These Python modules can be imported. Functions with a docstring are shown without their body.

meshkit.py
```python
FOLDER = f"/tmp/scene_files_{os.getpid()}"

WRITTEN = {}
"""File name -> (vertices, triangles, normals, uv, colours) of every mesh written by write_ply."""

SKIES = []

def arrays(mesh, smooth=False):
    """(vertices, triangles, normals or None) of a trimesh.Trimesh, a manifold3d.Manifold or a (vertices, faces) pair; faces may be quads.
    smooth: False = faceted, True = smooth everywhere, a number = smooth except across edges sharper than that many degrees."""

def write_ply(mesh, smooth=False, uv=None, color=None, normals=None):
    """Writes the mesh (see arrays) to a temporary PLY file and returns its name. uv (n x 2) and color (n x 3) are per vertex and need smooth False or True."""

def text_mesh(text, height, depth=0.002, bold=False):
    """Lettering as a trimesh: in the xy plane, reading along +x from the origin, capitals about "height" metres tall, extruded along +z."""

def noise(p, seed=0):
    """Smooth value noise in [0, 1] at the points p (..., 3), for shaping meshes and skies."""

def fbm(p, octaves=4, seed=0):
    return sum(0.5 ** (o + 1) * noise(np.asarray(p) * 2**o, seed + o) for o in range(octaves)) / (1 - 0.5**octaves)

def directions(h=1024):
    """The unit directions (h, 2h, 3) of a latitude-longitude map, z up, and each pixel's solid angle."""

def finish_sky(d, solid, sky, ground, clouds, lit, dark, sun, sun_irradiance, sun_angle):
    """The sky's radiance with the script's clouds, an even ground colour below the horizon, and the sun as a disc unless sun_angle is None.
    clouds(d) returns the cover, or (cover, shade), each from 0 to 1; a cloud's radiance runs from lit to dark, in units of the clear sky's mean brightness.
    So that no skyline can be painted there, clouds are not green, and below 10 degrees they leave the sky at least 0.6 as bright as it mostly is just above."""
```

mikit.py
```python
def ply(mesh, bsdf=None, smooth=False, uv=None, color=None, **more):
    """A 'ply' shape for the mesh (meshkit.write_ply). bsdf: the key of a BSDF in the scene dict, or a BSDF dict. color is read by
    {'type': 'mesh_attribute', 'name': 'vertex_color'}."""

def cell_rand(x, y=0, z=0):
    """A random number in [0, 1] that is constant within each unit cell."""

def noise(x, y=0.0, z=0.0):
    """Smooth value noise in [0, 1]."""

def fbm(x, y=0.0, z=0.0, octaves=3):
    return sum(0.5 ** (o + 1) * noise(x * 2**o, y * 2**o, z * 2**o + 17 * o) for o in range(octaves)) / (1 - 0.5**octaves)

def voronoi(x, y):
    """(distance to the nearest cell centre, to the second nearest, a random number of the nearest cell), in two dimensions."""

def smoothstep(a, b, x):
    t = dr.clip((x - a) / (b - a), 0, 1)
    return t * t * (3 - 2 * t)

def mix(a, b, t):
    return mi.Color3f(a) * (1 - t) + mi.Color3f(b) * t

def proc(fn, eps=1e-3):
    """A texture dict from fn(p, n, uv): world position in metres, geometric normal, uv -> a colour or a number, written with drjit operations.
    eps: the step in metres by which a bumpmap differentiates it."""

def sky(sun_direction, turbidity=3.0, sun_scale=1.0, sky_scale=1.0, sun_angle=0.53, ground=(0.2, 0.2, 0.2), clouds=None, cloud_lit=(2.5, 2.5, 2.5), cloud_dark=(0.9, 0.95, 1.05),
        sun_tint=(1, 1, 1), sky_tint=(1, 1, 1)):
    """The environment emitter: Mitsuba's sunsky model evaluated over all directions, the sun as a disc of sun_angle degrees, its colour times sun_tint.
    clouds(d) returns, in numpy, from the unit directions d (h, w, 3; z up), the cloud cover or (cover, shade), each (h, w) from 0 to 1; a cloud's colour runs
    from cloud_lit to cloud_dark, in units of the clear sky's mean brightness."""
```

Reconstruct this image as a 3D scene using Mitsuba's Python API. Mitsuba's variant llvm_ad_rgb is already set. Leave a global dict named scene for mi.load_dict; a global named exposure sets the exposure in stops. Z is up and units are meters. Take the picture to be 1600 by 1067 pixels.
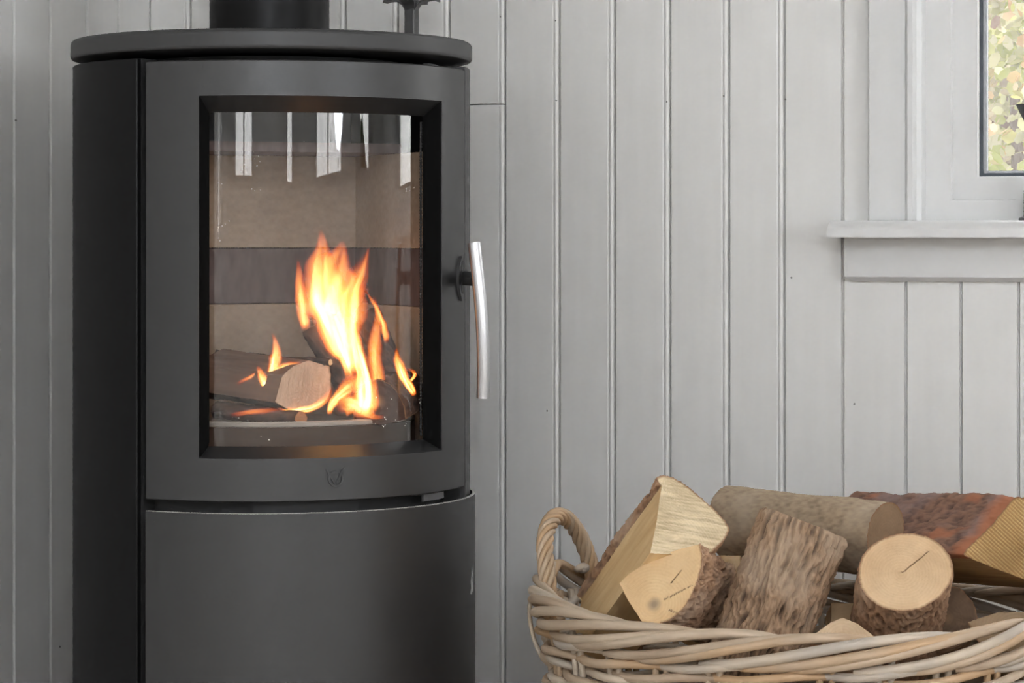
import math, numpy as np, trimesh, manifold3d as m3, mitsuba as mi, drjit as dr, mikit, meshkit
from meshkit import noise as N3, fbm as FBM
T = mi.ScalarTransform4f
PI = math.pi
rng = np.random.default_rng(7)
scene, labels = {}, {}

# ------------------------------------------------------------------ camera, sky, lamps, exposure
FPX, HZ, ZC = 4100.0, 368.0, 0.80          # focal length in pixels, horizon row, camera height
TH = math.radians(18.0)                    # the camera is turned 18 degrees to the left of the wall's normal
CC = np.array([-0.5317, 3.85])             # the room's corner seen from the camera (right, forward)
B2, D2 = np.array([math.cos(TH), -math.sin(TH)]), np.array([math.sin(TH), math.cos(TH)])
CAM = (float(-CC @ B2), float(-CC @ D2), ZC)
scene['camera'] = {'type': 'perspective', 'fov': 2 * math.degrees(math.atan(800 / FPX)), 'fov_axis': 'x', 'near_clip': 0.05, 'far_clip': 200.0,
                   'principal_point_offset_y': (533.5 - HZ) / 1067.0,
                   'to_world': T().look_at(CAM, (CAM[0] - math.sin(TH), CAM[1] + math.cos(TH), ZC), (0, 0, 1))}
exposure = -0.05
scene['sky'] = mikit.sky((0.5, 0.45, 0.75), turbidity=4.0, sun_scale=0.0, sky_scale=38.0, ground=(0.08, 0.085, 0.07),
                         clouds=lambda d: (np.full(d.shape[:2], 0.93), 0.0), cloud_lit=(1.25, 1.22, 1.18))
UNSEEN_LAMPS = (((1.7, -2.8), 12.0),)                         # unseen ceiling lamp, lights the room from above: place, radiance
ADDED_PENDANTS = (((1.8, -4.2, 2.12), 20.0), ((2.5, -4.9, 1.95), 95.0))   # added paper pendants, fill light from behind the viewer
UNSEEN_GLOBE = ((3.35, -1.9, 1.20), 20.0)                     # globe of an unseen floor lamp, lights the stove from the right
COOL = (0.95, 1.0, 1.08)
FLAME = 1.0


def at(px, py, Y):
    """The room point at depth Y in front of the camera that lies on this pixel."""
    r = np.array([(px - 800) / FPX * Y, Y]) - CC
    return np.array([r @ B2, r @ D2, ZC + (HZ - py) / FPX * Y])


def wall_x(px, y=0.0):
    """x on the plane parallel to the back wall at this y."""
    k = (px - 800) / FPX                   # cam X = CCx + x*B2x + y*D2x, cam Y = CCy + x*B2y + y*D2y
    return (k * (CC[1] + y * D2[1]) - CC[0] - y * D2[0]) / (B2[0] - k * B2[1])


def side_y(px):
    k = (px - 800) / FPX
    return (k * CC[1] - CC[0]) / (D2[0] - k * D2[1])


def wall_z(py, x, y=0.0):
    return ZC + (HZ - py) / FPX * (CC[1] + x * B2[1] + y * D2[1])


# ------------------------------------------------------------------ helpers
def numbered(key):
    if key not in used:
        used.add(key)
        return key
    i = 1
    while f'{key}_{i:03d}' in used:
        i += 1
    used.add(f'{key}_{i:03d}')
    return f'{key}_{i:03d}'


used = set()


def thing(name, label=None, cat=None, group=None, kind=None):
    key = numbered(name)
    e = {}
    if label: e['label'] = label
    if cat: e['category'] = cat
    if group: e['group'] = group
    if kind: e['kind'] = kind
    if e: labels[key] = e
    return key


def put(mesh, mat, key, smooth=False, **kw):
    scene[key] = mikit.ply(mesh, mat, smooth=smooth, **kw)
    return key


def part(parent, name, mesh, mat, smooth=False, label=None, kind=None, **kw):
    key = numbered(parent + '__' + name)
    if label or kind:
        labels[key] = {k: v for k, v in (('label', label), ('kind', kind)) if v}
    return put(mesh, mat, key, smooth, **kw)


def cat(*ms):
    return trimesh.util.concatenate([tm(m) for m in ms])


def tm(m):
    if isinstance(m, m3.Manifold):
        q = m.to_mesh()
        return trimesh.Trimesh(q.vert_properties[:, :3], q.tri_verts, process=False)
    return m


def box(x0, x1, y0, y1, z0, z1, c=0.0):
    """A box, with its edges chamfered by c."""
    if c <= 0:
        return m3.Manifold.cube([x1 - x0, y1 - y0, z1 - z0]).translate([x0, y0, z0])
    pts = []
    for ax in range(3):
        lo, hi = np.array([x0, y0, z0]) + c, np.array([x1, y1, z1]) - c
        lo[ax] -= c; hi[ax] += c
        pts += [[(lo, hi)[i][0], (lo, hi)[j][1], (lo, hi)[k][2]] for i in (0, 1) for j in (0, 1) for k in (0, 1)]
    return m3.Manifold.hull_points(np.array(pts, float))


def prism(poly, z0, z1):
    """Extrudes a plan polygon (x, y) from z0 to z1."""
    return csec(poly).extrude(z1 - z0).translate([0, 0, z0])


def csec(poly):
    p = np.array(poly, float)
    area = (p[:, 0] * np.roll(p[:, 1], -1) - np.roll(p[:, 0], -1) * p[:, 1]).sum()
    return m3.CrossSection([p if area > 0 else p[::-1]])


def lathe(profile, n=96, center=(0, 0)):
    """Revolves (r, z) points about the vertical axis."""
    p = np.array(profile, float)
    a = np.arange(n) * 2 * PI / n
    v = np.stack([center[0] + p[:, None, 0] * np.cos(a), center[1] + p[:, None, 0] * np.sin(a), np.broadcast_to(p[:, None, 1], (len(p), n))], -1).reshape(-1, 3)
    i, j = np.meshgrid(np.arange(len(p) - 1), np.arange(n), indexing='ij')
    q = np.stack([i * n + j, i * n + (j + 1) % n, (i + 1) * n + (j + 1) % n, (i + 1) * n + j], -1).reshape(-1, 4)
    f = np.vstack([q[:, [0, 1, 2]], q[:, [0, 2, 3]]])
    m = trimesh.Trimesh(v, f, process=False)
    return m if m.volume >= 0 else trimesh.Trimesh(v, f[:, ::-1], process=False)


def tube(pts, radii, sides=8, caps=True):
    p = np.asarray(pts, float)
    n = len(p)
    t = np.gradient(p, axis=0)
    t /= np.linalg.norm(t, axis=1, keepdims=True) + 1e-12
    a = np.cross(t[0], [0, 0, 1.0] if abs(t[0][2]) < 0.9 else [1.0, 0, 0])
    A = []
    for k in range(n):
        a = a - t[k] * (a @ t[k])
        a /= np.linalg.norm(a) + 1e-12
        A.append(a)
    A = np.array(A)
    Bn = np.cross(t, A)
    ang = np.arange(sides) * 2 * PI / sides
    r = np.broadcast_to(radii, (n,))
    v = (p[:, None] + r[:, None, None] * (np.cos(ang)[None, :, None] * A[:, None] + np.sin(ang)[None, :, None] * Bn[:, None])).reshape(-1, 3)
    i, j = np.meshgrid(np.arange(n - 1), np.arange(sides), indexing='ij')
    q = np.stack([i * sides + j, i * sides + (j + 1) % sides, (i + 1) * sides + (j + 1) % sides, (i + 1) * sides + j], -1).reshape(-1, 4)
    f = [q[:, [0, 1, 2]], q[:, [0, 2, 3]]]
    if caps:
        v = np.vstack([v, p[:1], p[-1:]])
        c0, c1, k = n * sides, n * sides + 1, np.arange(sides)
        f += [np.stack([np.full(sides, c0), (k + 1) % sides, k], 1), np.stack([np.full(sides, c1), (n - 1) * sides + k, (n - 1) * sides + (k + 1) % sides], 1)]
    return trimesh.Trimesh(v, np.vstack(f), process=False)


def curve(ctrl, n):
    """A smooth curve through control points (Catmull-Rom by arc length)."""
    from scipy.interpolate import CubicSpline
    c = np.asarray(ctrl, float)
    s = np.r_[0, np.cumsum(np.linalg.norm(np.diff(c, axis=0), axis=1))]
    return CubicSpline(s, c, axis=0)(np.linspace(0, s[-1], n))


# ------------------------------------------------------------------ materials
def rgb(*c):
    return {'type': 'rgb', 'value': list(c)}


def two(b):
    return {'type': 'twosided', 'bsdf': b}


def mat(name, color, rough=0.5, spec=0.5, metallic=0.0, **kw):
    base = color if isinstance(color, dict) else rgb(*color)
    scene[name] = two({'type': 'principled', 'base_color': base, 'roughness': rough, 'specular': spec, 'metallic': metallic, **kw})
    return name


def paint_fn(p, n, uv):
    # rolled and brushed paint on boards: faint vertical streaks
    f = mikit.fbm(p.x * 90 + p.y * 90, p.y * 40, p.z * 5, 3)
    g = mikit.fbm(p.x * 3, p.y * 3, p.z * 2.2, 2)
    return mi.Color3f(0.655, 0.65, 0.635) * (0.955 + 0.06 * f + 0.03 * g)


mat('wall_paint', mikit.proc(paint_fn), 0.42, 0.35)
mat('trim_paint', (0.60, 0.60, 0.595), 0.35, 0.4)
mat('plaster', (0.74, 0.73, 0.71), 0.8, 0.2)
mat('ceiling_paint', (0.8, 0.8, 0.79), 0.8, 0.2)


def floor_fn(p, n, uv):
    g = mikit.fbm(p.x * 6, p.y * 60, 0.0, 3)
    return mikit.mix((0.36, 0.32, 0.27), (0.48, 0.43, 0.37), g)


mat('floor_wood', mikit.proc(floor_fn), 0.45, 0.4)


def stove_fn(p, n, uv):
    f = mikit.noise(p.x * 900, p.y * 900, p.z * 900)
    g = mikit.fbm(p.x * 14, p.y * 14, p.z * 9, 3)
    return (mi.Color3f(0.0085, 0.0085, 0.0087) * (0.86 + 0.2 * f + 0.12 * g))


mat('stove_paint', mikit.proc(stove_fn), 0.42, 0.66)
mat('cast_iron', (0.024, 0.024, 0.024), 0.48, 0.4)
mat('dull_black', (0.004, 0.004, 0.004), 0.9, 0.02)  # very dark, dull black for the side reveals of the glass opening
mat('stove_paint_dark', (0.004, 0.004, 0.0042), 0.42, 0.12)  # darker, duller copy of the stove paint, for the left side panel only
mat('inner_steel', (0.018, 0.018, 0.018), 0.6, 0.3)
mat('bracket_steel', (0.09, 0.09, 0.092), 0.5, 0.5)
mat('pipe_steel', (0.004, 0.004, 0.004), 0.40, 0.11)
mat('lip_highlight', (0.32, 0.31, 0.3), 0.4, 0.5)
mat('tool_iron', (0.05, 0.05, 0.05), 0.45, 0.5)
mat('aluminium', (0.52, 0.52, 0.53), 0.36, 0.5, 1.0)
mat('gasket', (0.035, 0.045, 0.055), 0.5, 0.4)
scene['pane_glass'] = {'type': 'thindielectric', 'int_ior': 1.5}
scene['stove_glass'] = {'type': 'thindielectric', 'int_ior': 1.62}
scene['hot_gas'] = {'type': 'thindielectric', 'int_ior': 1.0003, 'ext_ior': 1.0}
scene['painted_wood'] = two({'type': 'principled', 'base_color': {'type': 'mesh_attribute', 'name': 'vertex_color'}, 'roughness': 0.78, 'specular': 0.2})
scene['wicker_tone'] = two({'type': 'principled', 'base_color': {'type': 'mesh_attribute', 'name': 'vertex_color'}, 'roughness': 0.5, 'specular': 0.35})


def verm_fn(p, n, uv):
    f = mikit.fbm(p.x * 160, p.y * 160, p.z * 160, 3)
    g = mikit.fbm(p.x * 18, p.y * 18, p.z * 12, 3)
    return mikit.mix((0.30, 0.215, 0.15), (0.50, 0.40, 0.30), 0.45 * f + 0.55 * g)


def brick_fn(p, n, uv):
    f = mikit.fbm(p.x * 120, p.y * 120, p.z * 30, 3)
    return mikit.mix((0.085, 0.062, 0.060), (0.16, 0.12, 0.11), f)


mat('vermiculite', mikit.proc(verm_fn), 0.9, 0.1)
mat('sooty_brick', mikit.proc(brick_fn), 0.85, 0.15)
mat('ash_grey', (0.33, 0.29, 0.25), 0.95, 0.05)
mat('rusty_soot', (0.045, 0.026, 0.017), 0.9, 0.08)

# ------------------------------------------------------------------ the room
RX, RY, RZ = 4.4, -5.4, 2.45               # right wall, wall behind the camera, ceiling
struct = lambda name: thing(name, kind='structure')
put(tm(box(-0.2, RX + 0.2, RY - 0.2, 0.2, -0.1, 0.0)), 'floor_wood', struct('floor'))
put(tm(box(-0.2, RX + 0.2, RY - 0.2, 0.2, RZ, RZ + 0.1)), 'ceiling_paint', struct('ceiling'))


def holed(a0, a1, b0, b1, holes):
    """Rectangles that cover [a0,a1] x [0,RZ] but for holes (a0, a1, z0, z1)."""
    out, cuts = [], sorted({a0, a1, *(h[0] for h in holes), *(h[1] for h in holes)})
    for p, q in zip(cuts, cuts[1:]):
        z = 0.0
        for h in sorted((h for h in holes if h[0] <= p and h[1] >= q), key=lambda h: h[2]):
            if h[2] > z: out.append((p, q, z, h[2]))
            z = h[3]
        if z < RZ: out.append((p, q, z, RZ))
    return out


# the window in view, in wall coordinates
CAS0, CAS1, FRM0, SASH0, GL0 = (wall_x(px) for px in (1357, 1443, 1443, 1488, 1532))
WX0, WX1 = CAS1 - 0.012, CAS1 + 1.02
xs = wall_x(1450)
SILL_T = wall_z(344, xs, -0.06)
WZ0, WZ1 = SILL_T - 0.005, 2.02
HOLE1 = [(WX0, WX1, WZ0, WZ1)]

wb = struct('wall_back')
put(cat(*[box(p, q, 0.016, 0.14, z0, z1) for p, q, z0, z1 in holed(-0.14, RX + 0.14, 0, 0, HOLE1)]), 'wall_paint', wb)
SEAMS = [233.6, 298, 379, 459, 540, 622, 702.5, 789.5, 874.5, 961, 1047.5, 1139.5, 1226, 1317.5, 1416, 1502, 1592]
xsm = [0.0] + [wall_x(s) for s in SEAMS[1:]]
while xsm[-1] < RX:
    xsm.append(min(xsm[-1] + 0.0775, RX))


def plank(x0, x1, z0, z1, bead=True):
    """A tongue-and-groove board in plan: square left edge; along its right edge a bead between two quirks, or a plain V groove."""
    g = 0.0006
    pts = [(x0 + g, 0.016), (x0 + g, 0.0016), (x0 + g + 0.0010, 0.0)]
    if bead:
        w = 0.0105
        pts += [(x1 - w - 0.0012, 0.0), (x1 - w, 0.0006)]
        pts += [(x1 - w / 2 - 0.0008 - (w / 2 - 0.0008) * math.cos(a), 0.0040 - 0.0044 * math.sin(a)) for a in np.linspace(0.85, PI - 0.1, 9)]
        pts += [(x1 - 0.0008, 0.0055), (x1 - 0.0002, 0.0055)]
    else:
        pts += [(x1 - 0.0030, 0.0), (x1 - 0.0022, 0.0012), (x1 - 0.0016, 0.0050), (x1 - 0.0002, 0.0050)]
    pts += [(x1 - 0.0002, 0.016)]
    return prism(pts, z0, z1)


for i, (p, q) in enumerate(zip(xsm, xsm[1:])):
    spans = [(0.0, RZ)]
    if q > WX0 - 0.001 and p < WX1 + 0.001:
        spans = [(0.0, WZ0), (WZ1, RZ)]
    if i == 6:                                        # one board is pieced together, with a fine butt joint
        zj = wall_z(163, wall_x(760))
        spans = [(0.0, zj - 0.0007), (zj + 0.0007, RZ)]
    for z0, z1 in spans:
        part(wb, 'board', tm(plank(p, q, z0, z1, i < 12)), 'wall_paint', 35)
mat('nail_head', (0.12, 0.115, 0.11), 0.6, 0.3)
for px, py in ((868, 32), (869, 157), (1042, 159), (1131, 150), (1227, 155), (1236.5, 434), (855, 642), (782, 26), (1335, 631)):
    x = wall_x(px)
    part(wb, 'nail', tm(m3.Manifold.cylinder(0.0016, 0.0014, 0.0010, 10).rotate([90, 0, 0]).translate([x, 0.0004, wall_z(py, x)])), 'nail_head')

LDOOR = (-3.6, -2.75, 0.02, 2.05)            # glazed door in the left wall, outside the frame
wl = struct('wall_left')
put(cat(*[box(-0.14, -0.014, p, q, z0, z1) for p, q, z0, z1 in holed(RY - 0.14, 0.0, 0, 0, [LDOOR])]), 'wall_paint', wl)
ysm = [0.0] + [side_y(s) for s in (186, 136.5, 79.5, 22.5)]
while ysm[-1] > RY:
    ysm.append(max(ysm[-1] - 0.1, RY))
for i, (p, q) in enumerate(zip(ysm, ysm[1:])):        # p is nearer to the corner
    spans = [(0.0, LDOOR[2]), (LDOOR[3], RZ)] if (q < LDOOR[1] and p > LDOOR[0]) else [(0.0, RZ)]
    g, c, dd = 0.0006, 0.006, 0.0035
    poly = [(-0.014, p - g), (-0.014, q + g), (-0.005, q + g), (-0.0008, q + g + 0.001), (0.0, q + g + 0.002)]
    poly += [(0.0, p - 0.0002)] if i == 0 else [(0.0, p - c), (-dd * 0.35, p - c * 0.5), (-dd, p - g)]
    for z0, z1 in spans:
        if z1 - z0 > 0.03: part(wl, 'board', tm(prism(poly, z0, z1)), 'wall_paint', 35)
for px, py in ((24.5, 188), (93, 1010)):
    y = side_y(px)
    Yd = CC[1] + y * D2[1]
    part(wl, 'nail', tm(m3.Manifold.cylinder(0.0016, 0.0016, 0.0012, 10).rotate([0, 90, 0]).translate([-0.0004, y, ZC + (HZ - py) / FPX * Yd])), 'nail_head')

RWIN = [(-3.9, -2.2, 0.92, 2.25), (-1.3, -0.75, 0.92, 2.25)]
put(cat(*[box(RX, RX + 0.14, p, q, z0, z1) for p, q, z0, z1 in holed(RY - 0.14, 0.14, 0, 0, RWIN)]), 'plaster', struct('wall_right'))
FWIN = [(0.35, 1.35, 0.92, 2.05), (3.45, 3.95, 0.92, 2.05)]
put(cat(*[box(p, q, RY - 0.14, RY, z0, z1) for p, q, z0, z1 in holed(-0.14, RX + 0.14, 0, 0, FWIN)]), 'plaster', struct('wall_front'))

# window in view: casing, sill, apron, frame, sash, gasket, pane
w1 = struct('window_1')
ZT = WZ1
Y_FR, Y_SA, Y_GL = 0.004, 0.022, 0.040               # faces of the frame, the sash and the glass
casing_y = -0.018
ce0, ce1, ce2 = wall_x(1357, casing_y), wall_x(1414, casing_y), wall_x(1430, casing_y)
prof = [(ce0, 0.0), (ce0, casing_y + 0.001), (ce0 + 0.001, casing_y), (ce1, casing_y), (ce1 + 0.004, casing_y - 0.005), (ce2 - 0.003, casing_y - 0.005), (ce2, casing_y - 0.002), (ce2 + 0.001, casing_y + 0.003), (ce2 + 0.008, casing_y + 0.004), (ce2 + 0.0105, casing_y + 0.008), (ce2 + 0.0105, 0.012)]
part(w1, 'casing', tm(prism(prof, SILL_T, ZT + 0.07)), 'trim_paint', 35)
mid = (WX0 + WX1) / 2
part(w1, 'casing', tm(prism([(2 * mid - x, y) for x, y in prof], SILL_T, ZT + 0.07)), 'trim_paint', 35)
part(w1, 'casing', tm(box(ce0, 2 * mid - ce0, -0.018, 0.0, ZT + 0.003, ZT + 0.09, 0.002)), 'trim_paint')


def ring(x0, x1, z0, z1, wd, y0, y1, c, wb_=None):
    """A mitred picture frame in the wall plane with its inner edge splayed by c."""
    wb_ = wb_ or wd
    outer = box(x0, x1, y0, y1, z0, z1)
    a, b_ = (x0 + wd, x1 - wd, z0 + wb_, z1 - wd), y0 - 0.001
    hull = m3.Manifold.hull_points(np.array([[x, b_, z] for x in (a[0] - c, a[1] + c) for z in (a[2] - c, a[3] + c)] + [[x, y0 + c, z] for x in a[:2] for z in a[2:]] + [[x, y1 + 0.01, z] for x in a[:2] for z in a[2:]]))
    return tm(outer - hull)


s_in = wall_x(1489, Y_FR)
fz = wall_z(309, s_in, Y_FR)
part(w1, 'frame', ring(WX0, WX1, WZ0, WZ1, s_in - WX0, Y_FR, 0.10, 0.003, fz - WZ0), 'trim_paint')
g_in = wall_x(1532, Y_SA)
gz = wall_z(271.5, g_in, Y_SA)
sx0, sz0 = s_in - 0.006, fz - 0.006
part(w1, 'sash', ring(sx0, 2 * mid - sx0, sz0, 2.0 - 0.03, g_in - sx0, Y_SA, 0.075, 0.004, gz - sz0), 'trim_paint')
gx0, gz0 = g_in - 0.004, gz - 0.004
k_in = wall_x(1545, Y_GL + 0.022)
part(w1, 'gasket', ring(gx0, 2 * mid - gx0, gz0, 2.0 - 0.09, wall_x(1538, Y_GL) - gx0, Y_GL - 0.004, Y_GL + 0.001, 0.001, 0.006), 'gasket')
part(w1, 'spacer', ring(gx0, 2 * mid - gx0, gz0, 2.0 - 0.09, k_in - gx0, Y_GL + 0.006, Y_GL + 0.020, 0.0005, 0.009), 'gasket')
pane = trimesh.Trimesh([[gx0 + 0.001, Y_GL, gz0], [2 * mid - gx0, Y_GL, gz0], [2 * mid - gx0, Y_GL, 1.95], [gx0 + 0.001, Y_GL, 1.95]], [[0, 1, 2], [0, 2, 3]])
part(w1, 'pane', pane, 'pane_glass')
# sill with a bull nose, mitred return at its left end
SY = -0.074
sl0 = wall_x(1291, SY)
zt, zb = wall_z(344.5, wall_x(1450, SY), SY), wall_z(371, wall_x(1450, SY), SY)
nose = [(0.004, zb), (SY, zb), (SY, zb + 0.009)] + [(SY + 0.012 * (1 - math.cos(a)), zb + 0.009 + (zt - zb - 0.009) * math.sin(a)) for a in np.linspace(0.2, PI / 2, 7)] + [(0.010, zt)]
sill = csec(nose).extrude(2 * (mid - sl0)).rotate([90, 0, 90]).translate([sl0, 0, 0])
sill = sill ^ m3.Manifold.hull_points(np.array([[x, y, z] for x, y, z in [(sl0, -0.2, zb), (sl0, 0.2, zb), (sl0 + 0.0008, -0.2, zt - 0.012), (sl0 + 0.0008, 0.2, zt - 0.012), (sl0 + 0.004, -0.2, zt), (sl0 + 0.004, 0.2, zt)]] + [[sl0 + 3, y, z] for y in (-0.2, 0.2) for z in (zb, zt)]))
part(w1, 'sill', tm(sill), 'trim_paint', 40)
AY = -0.017
al0 = wall_x(1319, AY)
az0 = wall_z(440, wall_x(1450, AY), AY)
apr = m3.Manifold.hull_points(np.array([[x, y, z] for x, z, y in [(al0, zb, 0), (al0, zb, AY), (2 * mid - al0, zb, 0), (2 * mid - al0, zb, AY), (al0, az0 + 0.006, 0), (al0, az0 + 0.006, AY), (2 * mid - al0, az0 + 0.006, 0), (2 * mid - al0, az0 + 0.006, AY), (al0 + 0.010, az0, 0), (al0 + 0.010, az0, AY + 0.010), (2 * mid - al0 - 0.01, az0, 0), (2 * mid - al0 - 0.01, az0, AY + 0.010)]]))
part(w1, 'apron', tm(apr), 'trim_paint')


def simple_window(name, axis, a0, a1, z0, z1, at_, bars=1):
    """A window in one of the walls outside the frame: frame, bars and pane; axis 'x' lies in an x wall (spans y)."""
    k = struct(name)
    def P(a_, b_, d0, d1, z0_, z1_):
        return tm(box(d0, d1, a_, b_, z0_, z1_)) if axis == 'x' else tm(box(a_, b_, d0, d1, z0_, z1_))
    d0, d1 = at_
    fr = [P(a0, a0 + 0.06, d0, d1, z0, z1), P(a1 - 0.06, a1, d0, d1, z0, z1), P(a0 + 0.06, a1 - 0.06, d0, d1, z0, z0 + 0.06), P(a0 + 0.06, a1 - 0.06, d0, d1, z1 - 0.06, z1)]
    part(k, 'frame', cat(*fr), 'trim_paint')
    dm = (d0 + d1) / 2
    for i in range(bars):
        c = a0 + (a1 - a0) * (i + 1) / (bars + 1)
        part(k, 'bar', P(c - 0.03, c + 0.03, dm - 0.02, dm + 0.02, z0 + 0.06, z1 - 0.06), 'trim_paint')
    e = 0.03
    q = [(a0 + e, z0 + e), (a1 - e, z0 + e), (a1 - e, z1 - e), (a0 + e, z1 - e)]
    v = [[dm + 0.004, a, z] if axis == 'x' else [a, dm + 0.004, z] for a, z in q]
    part(k, 'pane', trimesh.Trimesh(v, [[0, 1, 2], [0, 2, 3]]), 'pane_glass')


simple_window('window_2', 'x', *RWIN[0], (RX + 0.03, RX + 0.10), 1)
simple_window('window_3', 'x', *RWIN[1], (RX + 0.03, RX + 0.10), 0)
simple_window('window_4', 'y', *FWIN[0], (RY - 0.10, RY - 0.03), 1)
simple_window('window_5', 'y', *FWIN[1], (RY - 0.10, RY - 0.03), 0)
simple_window('door_1', 'x', *LDOOR, (-0.11, -0.04), 0)

# out of view: unseen ceiling lamp, added fill pendants, unseen floor lamp
mat('lamp_rim', (0.7, 0.7, 0.68), 0.4, 0.5)
def glow(key, pw):
    scene[key]['emitter'] = {'type': 'area', 'radiance': rgb(*(pw * c for c in COOL))}


for i, ((x, y), pw) in enumerate(UNSEEN_LAMPS):
    L = thing('unseen_ceiling_lamp', 'unseen round white ceiling lamp, lighting the room from above', 'lamp')
    part(L, 'rim', lathe([(0.0, RZ - 0.001), (0.255, RZ - 0.001), (0.26, RZ - 0.05), (0.25, RZ - 0.05), (0.245, RZ - 0.03), (0.0, RZ - 0.03)], 48, (x, y)), 'lamp_rim', 30)
    glow(part(L, 'diffuser', lathe([(0.0, RZ - 0.032), (0.244, RZ - 0.032), (0.24, RZ - 0.065), (0.0, RZ - 0.075)], 48, (x, y)), 'lamp_rim', 30), pw)
for i, ((x, y, z), pw) in enumerate(ADDED_PENDANTS):
    L = thing('added_pendant_lamp', f'added round white paper pendant lamp for fill light {("behind the viewer on the left", "behind the viewer on the right")[i]}', 'lamp', 'added paper pendant lamps')
    part(L, 'cord', lathe([(0, z), (0.004, z), (0.004, RZ), (0, RZ)], 8, (x, y)), 'lamp_rim', 30)
    glow(part(L, 'shade', trimesh.creation.icosphere(3, 0.20).apply_translation((x, y, z)), 'lamp_rim', True), pw)
(x, y, z), pw = UNSEEN_GLOBE
L = thing('unseen_floor_lamp', 'unseen floor lamp with a round white paper globe, lighting the stove from the right', 'lamp')
part(L, 'base', lathe([(0, 0), (0.14, 0), (0.14, 0.012), (0.02, 0.02), (0, 0.02)], 40, (x, y)), 'lamp_rim', 30)
part(L, 'pole', lathe([(0, 0.01), (0.011, 0.01), (0.011, z), (0, z)], 16, (x, y)), 'lamp_rim', 30)
glow(part(L, 'shade', trimesh.creation.icosphere(3, 0.20).apply_translation((x, y, z)), 'lamp_rim', True), pw)
# ------------------------------------------------------------------ the stove
SC = at(426, HZ, 3.306)                    # its axis
YAW = TH + math.atan(374 / FPX) + math.asin(98 / 309)
RB = 0.2485
ST = np.array([[math.cos(YAW), -math.sin(YAW), 0], [math.sin(YAW), math.cos(YAW), 0], [0, 0, 1.0]])


def sp(m):
    """From the stove's own frame (front = -y, axis at the origin) into the room."""
    m = tm(m).copy()
    m.vertices = np.asarray(m.vertices) @ ST.T + [SC[0], SC[1], 0]
    return m


def to_stove(p):
    return (np.asarray(p, float) - [SC[0], SC[1], 0]) @ ST


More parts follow.
